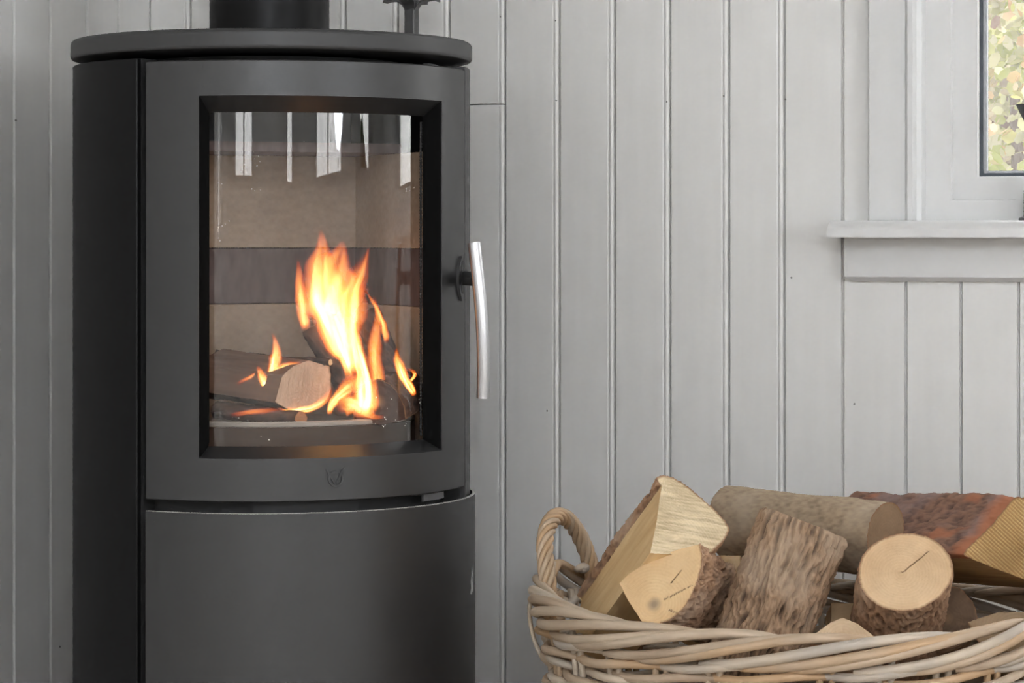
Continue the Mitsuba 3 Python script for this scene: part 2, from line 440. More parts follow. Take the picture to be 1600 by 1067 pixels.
def bend(man, R, step=0.012):
    """Wraps a slab in (arc length, height, depth inwards) around a cylinder of radius R."""
    q = tm(man.refine_to_length(step))
    s, z, e = np.asarray(q.vertices).T
    q.vertices = np.stack([(R - e) * np.sin(s / R), -(R - e) * np.cos(s / R), z], 1)
    if q.volume < 0: q.invert()
    return q


def slab(s0, s1, z0, z1, e0, e1, c=0.0):
    return box(s0, s1, z0, z1, e0, e1, c)


def vpx(px, R=RB):
    """Angle about the stove's axis, from its front, of the point of a cylinder seen at this column."""
    a = math.asin(max(-1, min(1, (px - 426) / FPX * 3.1 / R)))
    for _ in range(20):
        Y = 3.306 - R * math.cos(a)
        a = math.asin(max(-1, min(1, ((px - 426) / FPX * Y) / R)))
    return a - math.asin(98 / 309)


zf = lambda py, Y=3.058: ZC + (HZ - py) / FPX * Y
Z_PT, Z_PB = zf(43.5), zf(75.5)            # top plate
Z_DT, Z_DB = zf(92.5), zf(785)             # door
Z_LT = zf(802)                             # lower panel
stove = thing('wood_stove', 'dark grey cylindrical wood stove with a curved glass door and a fire burning inside', 'stove')
RP = 0.2512
tp = Z_PT - Z_PB
prof = [(0.0, Z_PT), (RP - 0.006, Z_PT)] + [(RP - 0.006 + 0.006 * math.sin(a), Z_PT - 0.006 + 0.006 * math.cos(a)) for a in np.linspace(0.2, PI / 2, 6)] + [(RP + 0.0002, Z_PB + 0.005)] + [(RP - 0.0038 + 0.0038 * math.cos(a), Z_PB + 0.0038 - 0.0038 * math.sin(a)) for a in np.linspace(0.15, PI / 2, 6)] + [(0.0, Z_PB)]
part(stove, 'top_plate', sp(lathe(prof, 160)), 'cast_iron', 32)
# casing under the plate: inner drum with an opening at the front
RI = 0.2165
opening = slab(-0.155, 0.155, 0.532, 0.972, -0.01, 0.02)
drum = bend(slab(-PI * RI, PI * RI, 0.03, Z_PB - 0.040, 0, 0.004) - opening, RI, 0.02)
part(stove, 'drum', sp(drum), 'inner_steel', 30)
part(stove, 'deck', sp(lathe([(0, Z_PB - 0.003), (0.165, Z_PB - 0.003), (0.165, Z_PB - 0.036), (0.2165, Z_PB - 0.036), (0.2165, Z_PB - 0.040), (0, Z_PB - 0.040)], 96)), 'inner_steel', 30)
part(stove, 'plinth', sp(lathe([(0, 0.03), (0.205, 0.03), (0.205, 0.0), (0, 0.0)], 72)), 'inner_steel', 30)
for px, wz, zz in ((678, 0.030, -0.014), (630, 0.012, -0.010)):   # small spacers that show in the gap under the plate
    a = vpx(px, 0.215)
    part(stove, 'spacer', sp(bend(slab(a * 0.215 - 0.020, a * 0.215 + 0.020, Z_PB - 0.0225 + zz, Z_PB - 0.0225 + zz + wz, 0, 0.006), 0.215)), 'bracket_steel' if px == 678 else 'inner_steel', 30)
# side panels
aL, aR = vpx(215.5), vpx(727.5)
Z_ST = zf(92, 3.1157)
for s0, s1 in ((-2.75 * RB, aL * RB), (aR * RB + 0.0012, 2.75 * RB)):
    part(stove, 'side_panel', sp(bend(slab(s0, s1, 0.03, Z_ST, 0, 0.008, 0.0012), RB, 0.01)), 'stove_paint_dark' if s0 < 0 else 'stove_paint', 25)
    e = s1 if s0 < 0 else s0
    d = -1 if s0 < 0 else 1
    a = e / RB
    # the panel's return edge towards the drum
    r0, r1 = RB - 0.007, RI - 0.002
    q = np.array([[r * math.sin(a + dd / RB), -r * math.cos(a + dd / RB)] for r, dd in ((r0, 0.0), (r0, d * 0.003), (r1, d * 0.003), (r1, 0.0))])
    part(stove, 'panel_return', sp(prism(q, 0.03, Z_ST)), 'inner_steel' if s0 < 0 else 'stove_paint')
# door
door_s0, door_s1 = vpx(228.5) * RB, vpx(726.5) * RB
o0, o1 = vpx(312) * RB, vpx(691) * RB
OZ1, OZ0, IZ1, IZ0 = zf(148.5), zf(717), zf(184, 3.078), zf(692, 3.078)
dt = 0.026
dslab = slab(door_s0, door_s1, Z_DB, Z_DT, 0, dt, 0.0014)
i0, i1 = o0 + 0.0016, o1 - 0.0016
frust = m3.Manifold.hull_points(np.array([[x, z, -0.002] for x in (o0 - 0.0006, o1 + 0.0006) for z in (OZ0 - 0.001, OZ1 + 0.001)] + [[x, z, dt - 0.004] for x in (i0, i1) for z in (IZ0, IZ1)] + [[x, z, dt + 0.01] for x in (i0, i1) for z in (IZ0, IZ1)]))
door = part(stove, 'door', sp(bend(dslab - frust, RB, 0.008)), 'stove_paint', 25)
RG = RB - dt - 0.0005
gl0, gl1 = i0 / RB - 0.03, i1 / RB + 0.03
a = np.linspace(gl0, gl1, 90)
zz = [IZ0 - 0.01, IZ1 + 0.01]
gv = np.array([[RG * math.sin(t), -RG * math.cos(t), z] for z in zz for t in a])
gf = [[i, i + 1, i + 91] for i in range(89)] + [[i, i + 91, i + 90] for i in range(89)]
part(door, 'glass', sp(trimesh.Trimesh(gv, gf, process=False)), 'stove_glass', True, label='curved glass pane of the stove door')
for o_, i_ in ((o0, i0), (o1, i1)):         # black side reveals of the opening
    d = 1 if i_ > o_ else -1
    rv = m3.Manifold.hull_points(np.array([[o_ + d * 0.0005, z, 0.0016] for z in (OZ0 + 0.002, OZ1 - 0.002)] + [[i_ + d * 0.0010, z, dt - 0.005] for z in (IZ0, IZ1)] + [[i_ + d * 0.0010, z, dt] for z in (IZ0, IZ1)] + [[o_ - d * 0.001, z, dt] for z in (OZ0 + 0.002, OZ1 - 0.002)]))
    part(door, 'reveal', sp(bend(rv, RB, 0.012)), 'dull_black', 25, label='black side reveal of the glass opening')
t = i1 / RB - 0.006                         # woven sealing cord along the glass
part(door, 'sealing_cord', sp(tube([[(RG - 0.002) * math.sin(t), -(RG - 0.002) * math.cos(t), z] for z in np.linspace(IZ0, IZ1, 200)], 0.0010 + 0.0009 * (np.arange(200) % 2), 6)), 'cast_iron', 40)
mat('ash_white', (0.8, 0.76, 0.7), 0.9, 0.1)
r9 = np.random.default_rng(9)
dots = []
for px, py, n, sd in ((402, 247, 7, 6), (380, 268, 9, 9), (345, 288, 2, 3), (397, 296, 4, 4), (350, 345, 5, 14), (346, 370, 2, 4), (636, 291, 6, 5), (622, 625, 5, 18), (630, 660, 9, 14), (597, 664, 6, 8), (418, 681, 2, 6), (370, 652, 3, 14), (520, 230, 3, 40)):
    for _ in range(n):
        t, z = vpx(px + r9.normal() * sd, RG), zf(py + r9.normal() * sd * 0.8, 3.08)
        q = m3.Manifold.cylinder(0.0005, 0.0003 + 0.0006 * r9.random(), 0.0002, 7).rotate([90, 0, 0]).translate([0, -RG - 0.0001, z]).rotate([0, 0, math.degrees(t)])
        dots.append(q)
part(door, 'ash_speck', sp(cat(*dots)), 'ash_white', kind='stuff', label='tiny pale specks of ash on the stove glass')
# embossed emblem: a ring crossed by a wide V
lx, lz = vpx(524) * RB, zf(750)
k = 0.022 / 30
bars = []


def bar2(x0, z0, x1, z1, w):
    d = np.array([x1 - x0, z1 - z0]); L = np.linalg.norm(d); n = np.array([-d[1], d[0]]) / L * w / 2
    return csec([[x0 + n[0], z0 + n[1]], [x1 + n[0], z1 + n[1]], [x1 - n[0], z1 - n[1]], [x0 - n[0], z0 - n[1]]])


em = m3.CrossSection.circle(13.0, 48) - m3.CrossSection.circle(9.6, 48)
em = em + bar2(-16, 16, -2.5, -7, 2.8) + bar2(11.5, 14, 1.5, -7, 2.8) + bar2(11.5, 14, 15, 16.5, 2.4) + bar2(-11, 9, 6, 9.5, 2.0)
em = em.scale((k, k)).translate((lx, lz)).extrude(0.0030).translate([0, 0, -0.0017])
part(door, 'emblem', sp(bend(em, RB, 0.004)), 'cast_iron', 30, label='embossed round emblem with a V across it')
# lower panel, standing a little proud
RL = 0.2552
part(stove, 'lower_panel', sp(bend(slab(vpx(228.5, RL) * RL, math.radians(80) * RL, 0.035, Z_LT, 0, 0.004, 0.0006), RL, 0.01)), 'stove_paint', 25, label='curved lower door of the stove')
part(stove, 'panel_rim', sp(bend(slab(vpx(230, RL) * RL, math.radians(79.7) * RL, Z_LT - 0.0012, Z_LT + 0.0004, 0.0003, 0.0036), RL, 0.01)), 'lip_highlight', 25)  # highlight along the panel's lip, put into the strip's pale colour
mat('chipped_paint', (0.42, 0.42, 0.43), 0.5, 0.4)
chip = csec([[0, 30], [5, 22], [3, 8], [7, 0], [5, -14], [-3, -20], [-10, -18], [-4, -8], [-6, 4], [-2, 14]]).scale((k * 1.3, k * 0.9))
part(stove, 'paint_chip', sp(bend(chip.translate((vpx(738, RL) * RL, zf(912, 3.26))).extrude(0.0008).translate([0, 0, -0.0004]), RL, 0.01)), 'chipped_paint', 25, label='pale chip in the paint at the right edge of the lower door')
# what shows in the gap between door and lower panel
part(stove, 'ash_drawer', sp(bend(slab(vpx(395, 0.226) * 0.226, vpx(560, 0.226) * 0.226, Z_LT - 0.03, Z_DB + 0.003, 0, 0.003), 0.226)), 'inner_steel', 30)
part(stove, 'hinge_bracket', sp(bend(slab(vpx(642, 0.238) * 0.238, vpx(694, 0.238) * 0.238, zf(790, 3.12), zf(763, 3.12), 0, 0.003) - slab(vpx(640, 0.238) * 0.238, vpx(662, 0.238) * 0.238, zf(800, 3.12), zf(779, 3.12), -1, 1), 0.238)), 'bracket_steel', 30)
# handle: pointed plate, neck and a bowed tube
ah = vpx(719.0)
pl = csec([[0, 38], [5, 28], [9, 12], [9.5, -8], [6.5, -24], [0, -42], [-6, -24], [-8.5, -8], [-8, 10], [-5, 26]]).scale((k * 2.0, k * 0.95))
plz = zf(434, 3.20)
part(door, 'handle_plate', sp(bend(pl.translate((ah * RB, plz)).extrude(0.005).translate([0, 0, -0.0035]), RB, 0.004)), 'cast_iron', 25, label='pointed oval plate behind the handle')
slot = csec([(4.2 * k * 1.7 * math.cos(a), (21 * (1 if math.sin(a) > 0 else -1) + 6 * math.sin(a)) * k) for a in np.linspace(0, 2 * PI, 25)[:-1] + 0.01])
part(door, 'handle_slot', sp(bend(slot.translate((ah * RB + 0.002, plz)).extrude(0.003).translate([0, 0, -0.0042]), RB, 0.004)), 'inner_steel', 25)
HY = 3.165
hp = [at(px, py, HY - dy) for px, py, dy in ((740.8, 379.5, 0.0), (746.0, 425, 0.004), (751.3, 478, 0.007), (754.6, 530, 0.008), (755.4, 575, 0.007), (754.8, 622, 0.005))]
hc = curve(hp, 40)
part(door, 'handle', tube(hc, 0.0079, 32), 'aluminium', 40, label='bowed brushed aluminium handle of the stove door')
ah += 0.06
pc = sp(trimesh.Trimesh([[(RB - 0.002) * math.sin(ah), -(RB - 0.002) * math.cos(ah), zf(435, 3.20)]], [])).vertices[0]
hm = curve(hp, 200)
hm = hm[np.argmin(abs(hm[:, 2] - pc[2]))]
nk = [tm(m3.Manifold.sphere(0.0058, 16).scale([0.8, 0.8, 1.5]).translate(list(p))) for p in (pc, hm)]
part(door, 'handle_neck', tm(m3.Manifold.hull_points(np.vstack([m.vertices for m in nk]))), 'cast_iron', 40)

# flue pipe
fp = thing('flue_pipe', 'round black steel flue pipe rising from the top of the stove', 'pipe')
pc = at(421, HZ, 3.310)
put(lathe([(0.0, Z_PT - 0.001), (0.0752, Z_PT - 0.001), (0.0752, Z_PT + 0.14), (0.0752, RZ - 0.001), (0.0, RZ - 0.001)], 96, pc[:2]), 'pipe_steel', fp, 30)

# firebox lining, in the stove's frame
BX, BY, FY = 0.150, 0.105, -0.165          # half width at the back, back plane, front of the side walls
Zb, Z1, Z2, Z3, Zc = 0.565, 0.711, 0.7834, 0.9037, 0.985
for (z0, z1, m) in ((Zb - 0.02, Z1, 'vermiculite'), (Z1 + 0.0008, Z2, 'sooty_brick'), (Z2 + 0.0008, Z3, 'vermiculite')):
    part(stove, 'lining_panel', sp(box(-BX - 0.02, BX + 0.02, BY + (0.004 if m == 'sooty_brick' else 0), BY + 0.03, z0, z1, 0.0008)), m)
    for s in (-1, 1):
        q = [(s * BX, BY + 0.002), (s * 0.152, FY + 0.03), (s * 0.162, FY + 0.03), (s * (BX + 0.012), BY + 0.002)]
        part(stove, 'lining_panel', sp(prism(q, z0, z1)), m)
part(stove, 'baffle_plate', sp(box(-0.15, 0.15, -0.06, BY + 0.03, Z3, Z3 + 0.012)), 'sooty_brick')
part(stove, 'back_plate', sp(box(-0.14, 0.14, BY - 0.01, BY + 0.02, Z3 + 0.012, Zc + 0.02)), 'bracket_steel')
part(stove, 'hearth_plate', sp(lathe([(0, Zb - 0.03), (0.212, Zb - 0.03), (0.212, Zb - 0.022), (0, Zb - 0.022)], 64)), 'sooty_brick', 30)
part(stove, 'log_guard', sp(bend(slab(-0.155, 0.165, Zb - 0.03, Zb + 0.007, 0, 0.010, 0.001), 0.19)), 'rusty_soot', 30, label='dark log guard behind the glass')
part(stove, 'guard_ledge', sp(bend(slab(-0.155, 0.165, Zb + 0.007, Zb + 0.013, 0, 0.014, 0.0015), 0.19)), 'ash_grey', 30, label='ash-covered ledge on the log guard')
u = np.linspace(-0.15, 0.15, 60)
gx, gy = np.meshgrid(u, np.linspace(-0.175, 0.11, 56))
gz_ = Zb - 0.004 + 0.016 * FBM(np.stack([gx * 30, gy * 30, gx * 0], -1), 4) - 0.004
ok = np.minimum(1, np.maximum(0, (0.19 - np.hypot(gx, gy)) * 60))
gz_ = gz_ * ok + (Zb - 0.022) * (1 - ok)
idx = np.arange(gx.size).reshape(gx.shape)
f = np.vstack([np.stack([idx[:-1, :-1], idx[:-1, 1:], idx[1:, 1:]], -1).reshape(-1, 3), np.stack([idx[:-1, :-1], idx[1:, 1:], idx[1:, :-1]], -1).reshape(-1, 3)])
ash = thing('ash_bed', 'bed of pale grey ash under the burning logs', 'ash', kind='stuff')
put(sp(trimesh.Trimesh(np.stack([gx, gy, gz_], -1).reshape(-1, 3), f, process=False)), 'ash_grey', ash, True)
# ------------------------------------------------------------------ logs
def room(p):
    """From camera coordinates (right, forward, height) into the room."""
    p = np.asarray(p, float)
    r = p[..., :2] - CC
    return np.stack([r @ B2, r @ D2, p[..., 2]], -1)


def campt(px, py, Y):
    return np.array([(px - 800) / FPX * Y, Y, ZC + (HZ - py) / FPX * Y])


def unit(v):
    v = np.asarray(v, float)
    return v / np.linalg.norm(v)


def chaikin(p, n=2):
    for _ in range(n):
        q = np.empty((2 * len(p) - 2, 2))
        q[0::2] = 0.75 * p[:-1] + 0.25 * p[1:]
        q[1::2] = 0.25 * p[:-1] + 0.75 * p[1:]
        p = np.vstack([p[:1], q, p[-1:]])
    return p


def resample(p, step):
    s = np.r_[0, np.cumsum(np.linalg.norm(np.diff(p, axis=0), axis=1))]
    n = max(2, int(round(s[-1] / step)) + 1)
    t = np.linspace(0, s[-1], n)
    return np.stack([np.interp(t, s, p[:, k]) for k in (0, 1)], 1)


def lerp(a, b, t):
    return np.asarray(a) * (1 - t[..., None]) + np.asarray(b) * t[..., None]


PALE = dict(end=((0.70, 0.54, 0.34), (0.52, 0.34, 0.17)), split=((0.72, 0.55, 0.33), (0.54, 0.33, 0.14)))
BARKS = {
    'rough': dict(cols=((0.33, 0.215, 0.135), (0.07, 0.042, 0.028), (0.40, 0.30, 0.215)), amp=0.0052, fx=190, fz=20, furrow=0.75),
    'thin': dict(cols=((0.36, 0.22, 0.135), (0.13, 0.07, 0.043), (0.45, 0.33, 0.24)), amp=0.0030, fx=160, fz=60, furrow=0.6),
    'grey': dict(cols=((0.31, 0.235, 0.16), (0.17, 0.12, 0.08), (0.38, 0.31, 0.235)), amp=0.0008, fx=130, fz=70, furrow=0.2),
    'red': dict(cols=((0.20, 0.11, 0.075), (0.06, 0.035, 0.028), (0.235, 0.165, 0.15)), amp=0.0024, fx=80, fz=38, furrow=0.5),
    'char': dict(cols=((0.065, 0.035, 0.024), (0.018, 0.012, 0.011), (0.13, 0.065, 0.038)), amp=0.0018, fx=140, fz=60, furrow=0.6),
}


def firewood(label, P, w, L, segs, bark='thin', pale=PALE, seed=0, step=0.0013, group='firewood in the basket', taper=0.0, pith=None, saw=None, name='firewood_log', cracks=(), blot=None, catg='log', bow=0.0, far_end=True):
    """A log: segs = [(kind, [points in pixels or metres])] around its end face, kind 'bark' or 'split'; P the end's centre, w its direction (camera coordinates)."""
    w = unit(w)
    e1 = unit(np.cross(w, [0, 0, 1.0]) if abs(w[2]) < 0.95 else np.cross(w, [0, 1.0, 0]))
    e2 = np.cross(e1, w)

    def plane(p):
        if isinstance(p, tuple) and len(p) == 3: return np.array(p[:2])
        d = np.array([(p[0] - 800) / FPX, 1.0, (HZ - p[1]) / FPX]); o = np.array([0, 0, ZC])
        t = ((P - o) @ w) / (d @ w)
        q = o + d * t - P
        return np.array([q @ e1, q @ e2])
    pts, kinds = [], []
    for kind, pp in segs:
        q = np.array([plane(p) for p in pp])
        if kind == 'bark' and len(q) > 2: q = chaikin(q)
        q = resample(q, step * (1 if kind == 'bark' else 1.5))
        pts.append(q[:-1]); kinds += [kind] * (len(q) - 1)
    ring_ = np.vstack(pts); n = len(ring_); isb = np.array([k == 'bark' for k in kinds])
    area = (ring_[:, 0] * np.roll(ring_[:, 1], -1) - np.roll(ring_[:, 0], -1) * ring_[:, 1]).sum()
    tang = np.roll(ring_, -1, 0) - np.roll(ring_, 1, 0)
    nrm = np.stack([tang[:, 1], -tang[:, 0]], 1) * (1 if area > 0 else -1)
    nrm /= np.linalg.norm(nrm, axis=1, keepdims=True) + 1e-12
    cen = ring_.mean(0)
    B = BARKS[bark]
    m = max(8, int(L / (step * 1.6)))
    t = np.linspace(0, L, m)
    sc = 1 + taper * t / L
    xy = cen + (ring_ - cen)[None] * sc[:, None, None]
    zc = np.broadcast_to(t[:, None], (m, n))
    p3 = np.concatenate([xy, zc[..., None]], -1)
    off = seed * 7.31
    warp = 0.6 * FBM(p3 * [40, 40, 30] + off + 3, 2, seed)
    fa = FBM(np.stack([p3[..., 0] * B['fx'] + warp * 2, p3[..., 1] * B['fx'] + warp * 2, p3[..., 2] * B['fz'] + off], -1), 3, seed)
    ridged = 1 - np.abs(2 * fa - 1) * 3.2                      # deep furrows where fa is far from a half
    ridged = np.clip(ridged, -0.6, 1)
    fine = FBM(p3 * [320, 320, 150] + off, 3, seed + 5)
    lump = FBM(p3 * [24, 24, 14] + off, 3, seed + 9)
    hb = B['amp'] * (B['furrow'] * ridged + (1 - B['furrow']) * (fa - 0.5) * 2 + 1.3 * (fine - 0.5)) + (lump - 0.5) * 0.006
    flaw = np.clip((FBM(p3 * [60, 60, 25] + off + 40, 2, seed + 3) - 0.60) * 12, 0, 1)
    hb = hb - flaw * B['amp'] * 0.55                           # patches where bark has flaked off
    hs = 0.0022 * (FBM(p3 * [150, 150, 9] + off, 3, seed + 2) - 0.5) + 0.005 * (FBM(p3 * [30, 30, 6] + off, 2, seed + 6) - 0.5) + 0.0010 * (FBM(p3 * [500, 500, 40], 2, seed) - 0.5)
    k = np.convolve(np.r_[isb[-3:], isb, isb[:3]].astype(float), np.ones(7) / 7, 'valid')
    h = np.where(isb, hb * np.clip(k * 1.4, 0, 1), hs * np.clip((1 - k) * 1.2, 0, 1))
    h = h * np.clip(0.35 + t[:, None] / 0.006, 0, 1)
    ragged = 0.0022 * (N3(np.stack([ring_[:, 0] * 420, ring_[:, 1] * 420, np.full(n, off)], -1), seed) - 0.35) * isb
    xy = xy + nrm[None] * h[..., None]
    if bow: xy = xy + np.array([0, bow])[None, None] * np.sin(PI * t / L)[:, None, None]
    zz_ = zc.copy(); zz_[0] -= ragged
    V = P + xy[..., 0:1] * e1 + xy[..., 1:2] * e2 + zz_[..., None] * w
    # colours
    ca, cb, cc = B['cols']
    tone = np.clip(0.5 * fine + 0.5 * fa + 0.25 * (lump - 0.5) + 0.0, 0, 1)
    colb = lerp(cb, ca, np.clip(0.15 + 1.0 * np.clip(ridged, -0.3, 1) * B['furrow'] + (1 - B['furrow']) * tone * 1.3 + 1.1 * (fine - 0.5), 0, 1))
    patch = np.clip((FBM(p3 * [22, 22, 16] + off + 11, 3, seed + 4) - 0.5) * 5, 0, 1)
    colb = lerp(colb, cc, patch * 0.6) if False else colb * (1 - 0.6 * patch[..., None]) + np.asarray(cc) * 0.6 * patch[..., None]
    if bark == 'red':
        p2 = np.maximum(0.8 * np.clip((FBM(p3 * [26, 26, 20] + off + 31, 3, seed + 8) - 0.68) * 9, 0, 1), np.clip(1.6 - t[:, None] / 0.017 + 2.0 * (lump - 0.5), 0, 1))[..., None]
        colb = colb * (1 - p2) + np.array([0.30, 0.115, 0.06]) * p2
    g = FBM(np.stack([p3[..., 0] * 260, p3[..., 1] * 260, p3[..., 2] * 9 + off], -1), 3, seed + 12)
    g2 = FBM(np.stack([p3[..., 0] * 45, p3[..., 1] * 45, p3[..., 2] * 7 + off], -1), 3, seed + 13)
    cols_ = lerp(pale['split'][0], pale['split'][1], np.clip(0.55 * g + 0.9 * (g2 - 0.35), 0, 1))
    C = np.where(isb[None, :, None], colb, cols_)
    key = thing(name, label, catg, group)
    idx = np.arange(m * n).reshape(m, n)
    Vr = room(V.reshape(-1, 3))
    flipall = (area > 0)

    def strip(sel):
        j = np.where(sel)[0]; jn = (j + 1) % n
        q = np.stack(np.broadcast_arrays(idx[:-1, j], idx[:-1, jn], idx[1:, jn], idx[1:, j]), -1).reshape(-1, 4)
        if not flipall: q = q[:, ::-1]
        f = np.vstack([q[:, [0, 1, 2]], q[:, [0, 2, 3]]])
        u, inv = np.unique(f, return_inverse=True)
        return trimesh.Trimesh(Vr[u], inv.reshape(f.shape), process=False), C.reshape(-1, 3)[u]
    # end faces
    pith = cen if pith is None else plane(pith)

    def endcap(row, back):
        K = max(10, int(np.ptp(ring_, axis=0).max() / 2 / 0.0016))
        s = np.linspace(0, 1, K + 1)[1:]
        b = xy[row]; c0 = b.mean(0)
        q = c0 + (b - c0)[None] * s[:, None, None]
        q = np.vstack([c0[None], q.reshape(-1, 2)])
        ss = np.r_[0, np.repeat(s, n)]
        rr = np.linalg.norm(q - pith, axis=1)
        ang = np.arctan2(q[:, 1] - pith[1], q[:, 0] - pith[0])
        wob = FBM(np.stack([q[:, 0] * 40, q[:, 1] * 40, np.full(len(q), off)], -1), 3, seed)
        rings = 0.5 + 0.5 * np.sin(2 * PI * rr / 0.0036 + 5 * wob)
        big = FBM(np.stack([q[:, 0] * 28, q[:, 1] * 28, np.full(len(q), off + 5)], -1), 3, seed + 1)
        fine_ = FBM(np.stack([q[:, 0] * 420, q[:, 1] * 420, np.full(len(q), off)], -1), 2, seed + 2)
        mix_ = 0.16 * rings + 0.95 * (big - 0.28) + 0.3 * (fine_ - 0.5)
        dep = 0.0010 * (fine_ - 0.5)
        if saw is not None:
            a_, sp_, am = saw
            if sp_ < 0:                                    # torn fibres instead of saw marks
                ca2, sa2 = math.cos(a_), math.sin(a_)
                fib = FBM(np.stack([(q[:, 0] * ca2 + q[:, 1] * sa2) * 45, (q[:, 1] * ca2 - q[:, 0] * sa2) * 620, np.full(len(q), off)], -1), 3, seed + 21)
                mix_ = mix_ + am * (fib - 0.42) * 2.4; dep = dep + 0.0014 * (fib - 0.5); sp_, am = 1.0, 0.0
            ph = (q[:, 0] * math.cos(a_) + q[:, 1] * math.sin(a_)) / sp_
            sw = np.sin(2 * PI * ph + 2.5 * wob)
            mix_ = mix_ + am * (0.5 + 0.5 * sw); dep = dep + 0.0006 * sw
        col = lerp(pale['end'][0], pale['end'][1], np.clip(mix_, 0, 1))
        core = np.clip(1 - rr / 0.010, 0, 1) * 0.35
        col = col * (1 - core[:, None]) + np.array([0.40, 0.24, 0.12]) * core[:, None]
        for ca_, r0, r1, wd in cracks:
            d = (rr * np.abs(np.sin(ang - ca_)) < wd * (1 - 0.6 * np.clip((rr - r0) / (r1 - r0 + 1e-9), 0, 1))) & (np.cos(ang - ca_) > 0) & (rr > r0) & (rr < r1)
            col[d] = (0.20, 0.12, 0.06); dep = dep + d * 0.0015
        if blot is not None:
            bp = plane(blot[:2] + (0,)) if False else plane((blot[0], blot[1]))
            bl = np.clip(1.3 - np.linalg.norm(q - bp, axis=1) / blot[2], 0, 1) * np.clip(wob * 2 - 0.4, 0, 1)
            col = col * (1 - 0.75 * bl[:, None]) + np.array([0.20, 0.15, 0.11]) * 0.75 * bl[:, None]
        edge = np.clip((ss - 0.955) * 40, 0, 1) * np.r_[0, np.tile(isb, K)]
        col = col * (1 - edge[:, None]) + np.array([0.23, 0.12, 0.06]) * edge[:, None]
        zrow = np.r_[0, np.tile(zz_[row] - t[row], K)] * np.clip((ss - 0.9) * 10, 0, 1)
        z_ = t[row] + zrow + (dep if not back else -dep) * np.clip((1 - ss) * 30, 0, 1)
        v = P + q[:, :1] * e1 + q[:, 1:] * e2 + z_[:, None] * w
        j = np.arange(n); jn = (j + 1) % n
        f = [np.stack([np.zeros(n, int), 1 + jn, 1 + j], 1)]
        for a_ in range(K - 1):
            o_, i_ = 1 + (a_ + 1) * n, 1 + a_ * n
            f += [np.stack([i_ + j, i_ + jn, o_ + jn], 1), np.stack([i_ + j, o_ + jn, o_ + j], 1)]
        f = np.vstack(f)
        if flipall != back: f = f[:, ::-1]
        return trimesh.Trimesh(room(v), f, process=False), col
    if isb.any():
        msh, col = strip(isb); part(key, 'bark', msh, 'painted_wood', True, color=col)
    if (~isb).any():
        msh, col = strip(~isb); part(key, 'split_face', msh, 'painted_wood', True, color=col, label='rough split face of pale wood' if isb.any() and bark != 'char' else None)
    msh, col = endcap(0, False); part(key, 'cut_end', msh, 'painted_wood', True, color=col)
    if far_end:
        msh, col = endcap(m - 1, True); part(key, 'cut_end', msh, 'painted_wood', True, color=col)
    return key


def circ(r, n=22, seed=0, squash=1.0):
    a = -np.arange(n + 1) * 2 * PI / n
    q = r * (1 + 0.07 * (np.cos(2 * a + seed) * 0.5 + 0.5 * np.sin(3 * a + seed * 2)))
    return [(float(q[i] * math.cos(a[i])), float(q[i] * squash * math.sin(a[i])), 0) for i in range(n + 1)]


wood = firewood
wood('large split log with pale face, leaning highest at the left end of the basket', campt(1078, 808, 3.0), (-0.35, 0.70, -0.62), 0.25,
     [('bark', [(1034, 757), (1025, 749), (1034, 741), (1060, 749), (1088, 771), (1116, 796), (1141, 823), (1136, 838), (1122, 852), (1106, 868)]), ('split', [(1106, 868), (1062, 868), (1016, 864)]), ('split', [(1016, 864), (1026, 812), (1034, 757)])],
     'thin', seed=1, pith=(1010, 870), pale=dict(end=((0.66, 0.54, 0.36), (0.34, 0.25, 0.14)), split=((0.68, 0.50, 0.28), (0.46, 0.26, 0.10))), saw=(-0.25, -1.0, 0.8))
kB = wood('half-round split log with a dark knot on its end, before the large leaning log', campt(1032, 915, 2.95), (0.33, 0.9, -0.28), 0.19,
     [('split', [(968, 911), (985, 894), (1010, 880), (1040, 865), (1066, 857), (1093, 850)]), ('bark', [(1093, 850), (1097, 863), (1097, 882), (1091, 905), (1083, 924), (1070, 948), (1046, 969), (1030, 974)]), ('split', [(1030, 974), (1003, 972), (980, 936), (968, 911)])],
     'thin', seed=2, pith=(1022, 944), pale=dict(end=((0.64, 0.45, 0.25), (0.44, 0.26, 0.12)), split=((0.66, 0.47, 0.26), (0.46, 0.28, 0.13))), blot=(1022, 944, 0.0075), cracks=((0.5, 0.012, 0.05, 0.0006), (0.95, 0.03, 0.05, 0.0006), (-0.3, 0.018, 0.05, 0.0007)))
part(kB, 'twig_stub', tube([at(1096, 903, 2.99), at(1101, 903, 2.965), at(1103.5, 903, 2.955)], [0.004, 0.0042, 0.0036], 10), 'painted_wood', 40, color=None) if False else None
wood('thick log with deeply furrowed brown bark leaning in the middle of the basket', campt(1256, 818, 3.02), (-0.36, -0.10, -0.92), 0.26,
     [('bark', circ(0.0515, seed=1))], 'rough', seed=3, step=0.0011)
wood('smooth grey-barked log lying at the back behind the furrowed log', campt(1384, 842, 3.08), (-0.74, 0.6, 0.024), 0.225,
     [('bark', circ(0.0435, seed=3))], 'grey', seed=4, pale=dict(end=((0.25, 0.165, 0.10), (0.15, 0.095, 0.055)), split=PALE['split']))  # shade on the right-hand cut end is put into its dark colour
el = [(1414 + 74 * math.cos(a) * (1 + 0.02 * math.cos(3 * a)) + 4 * math.sin(a), 894 - 61 * math.sin(a)) for a in np.arange(25) * -2 * PI / 24]
wood('round log standing with its pale cut end towards the viewer, right of the furrowed log', campt(1414, 894, 2.95), (0.03, 0.80, -0.59), 0.21,
     [('bark', el)], 'thin', seed=5, pith=(1408, 896), pale=dict(end=((0.62, 0.44, 0.27), (0.38, 0.23, 0.115)), split=PALE['split']), cracks=((0.72, 0.002, 0.043, 0.0008),))
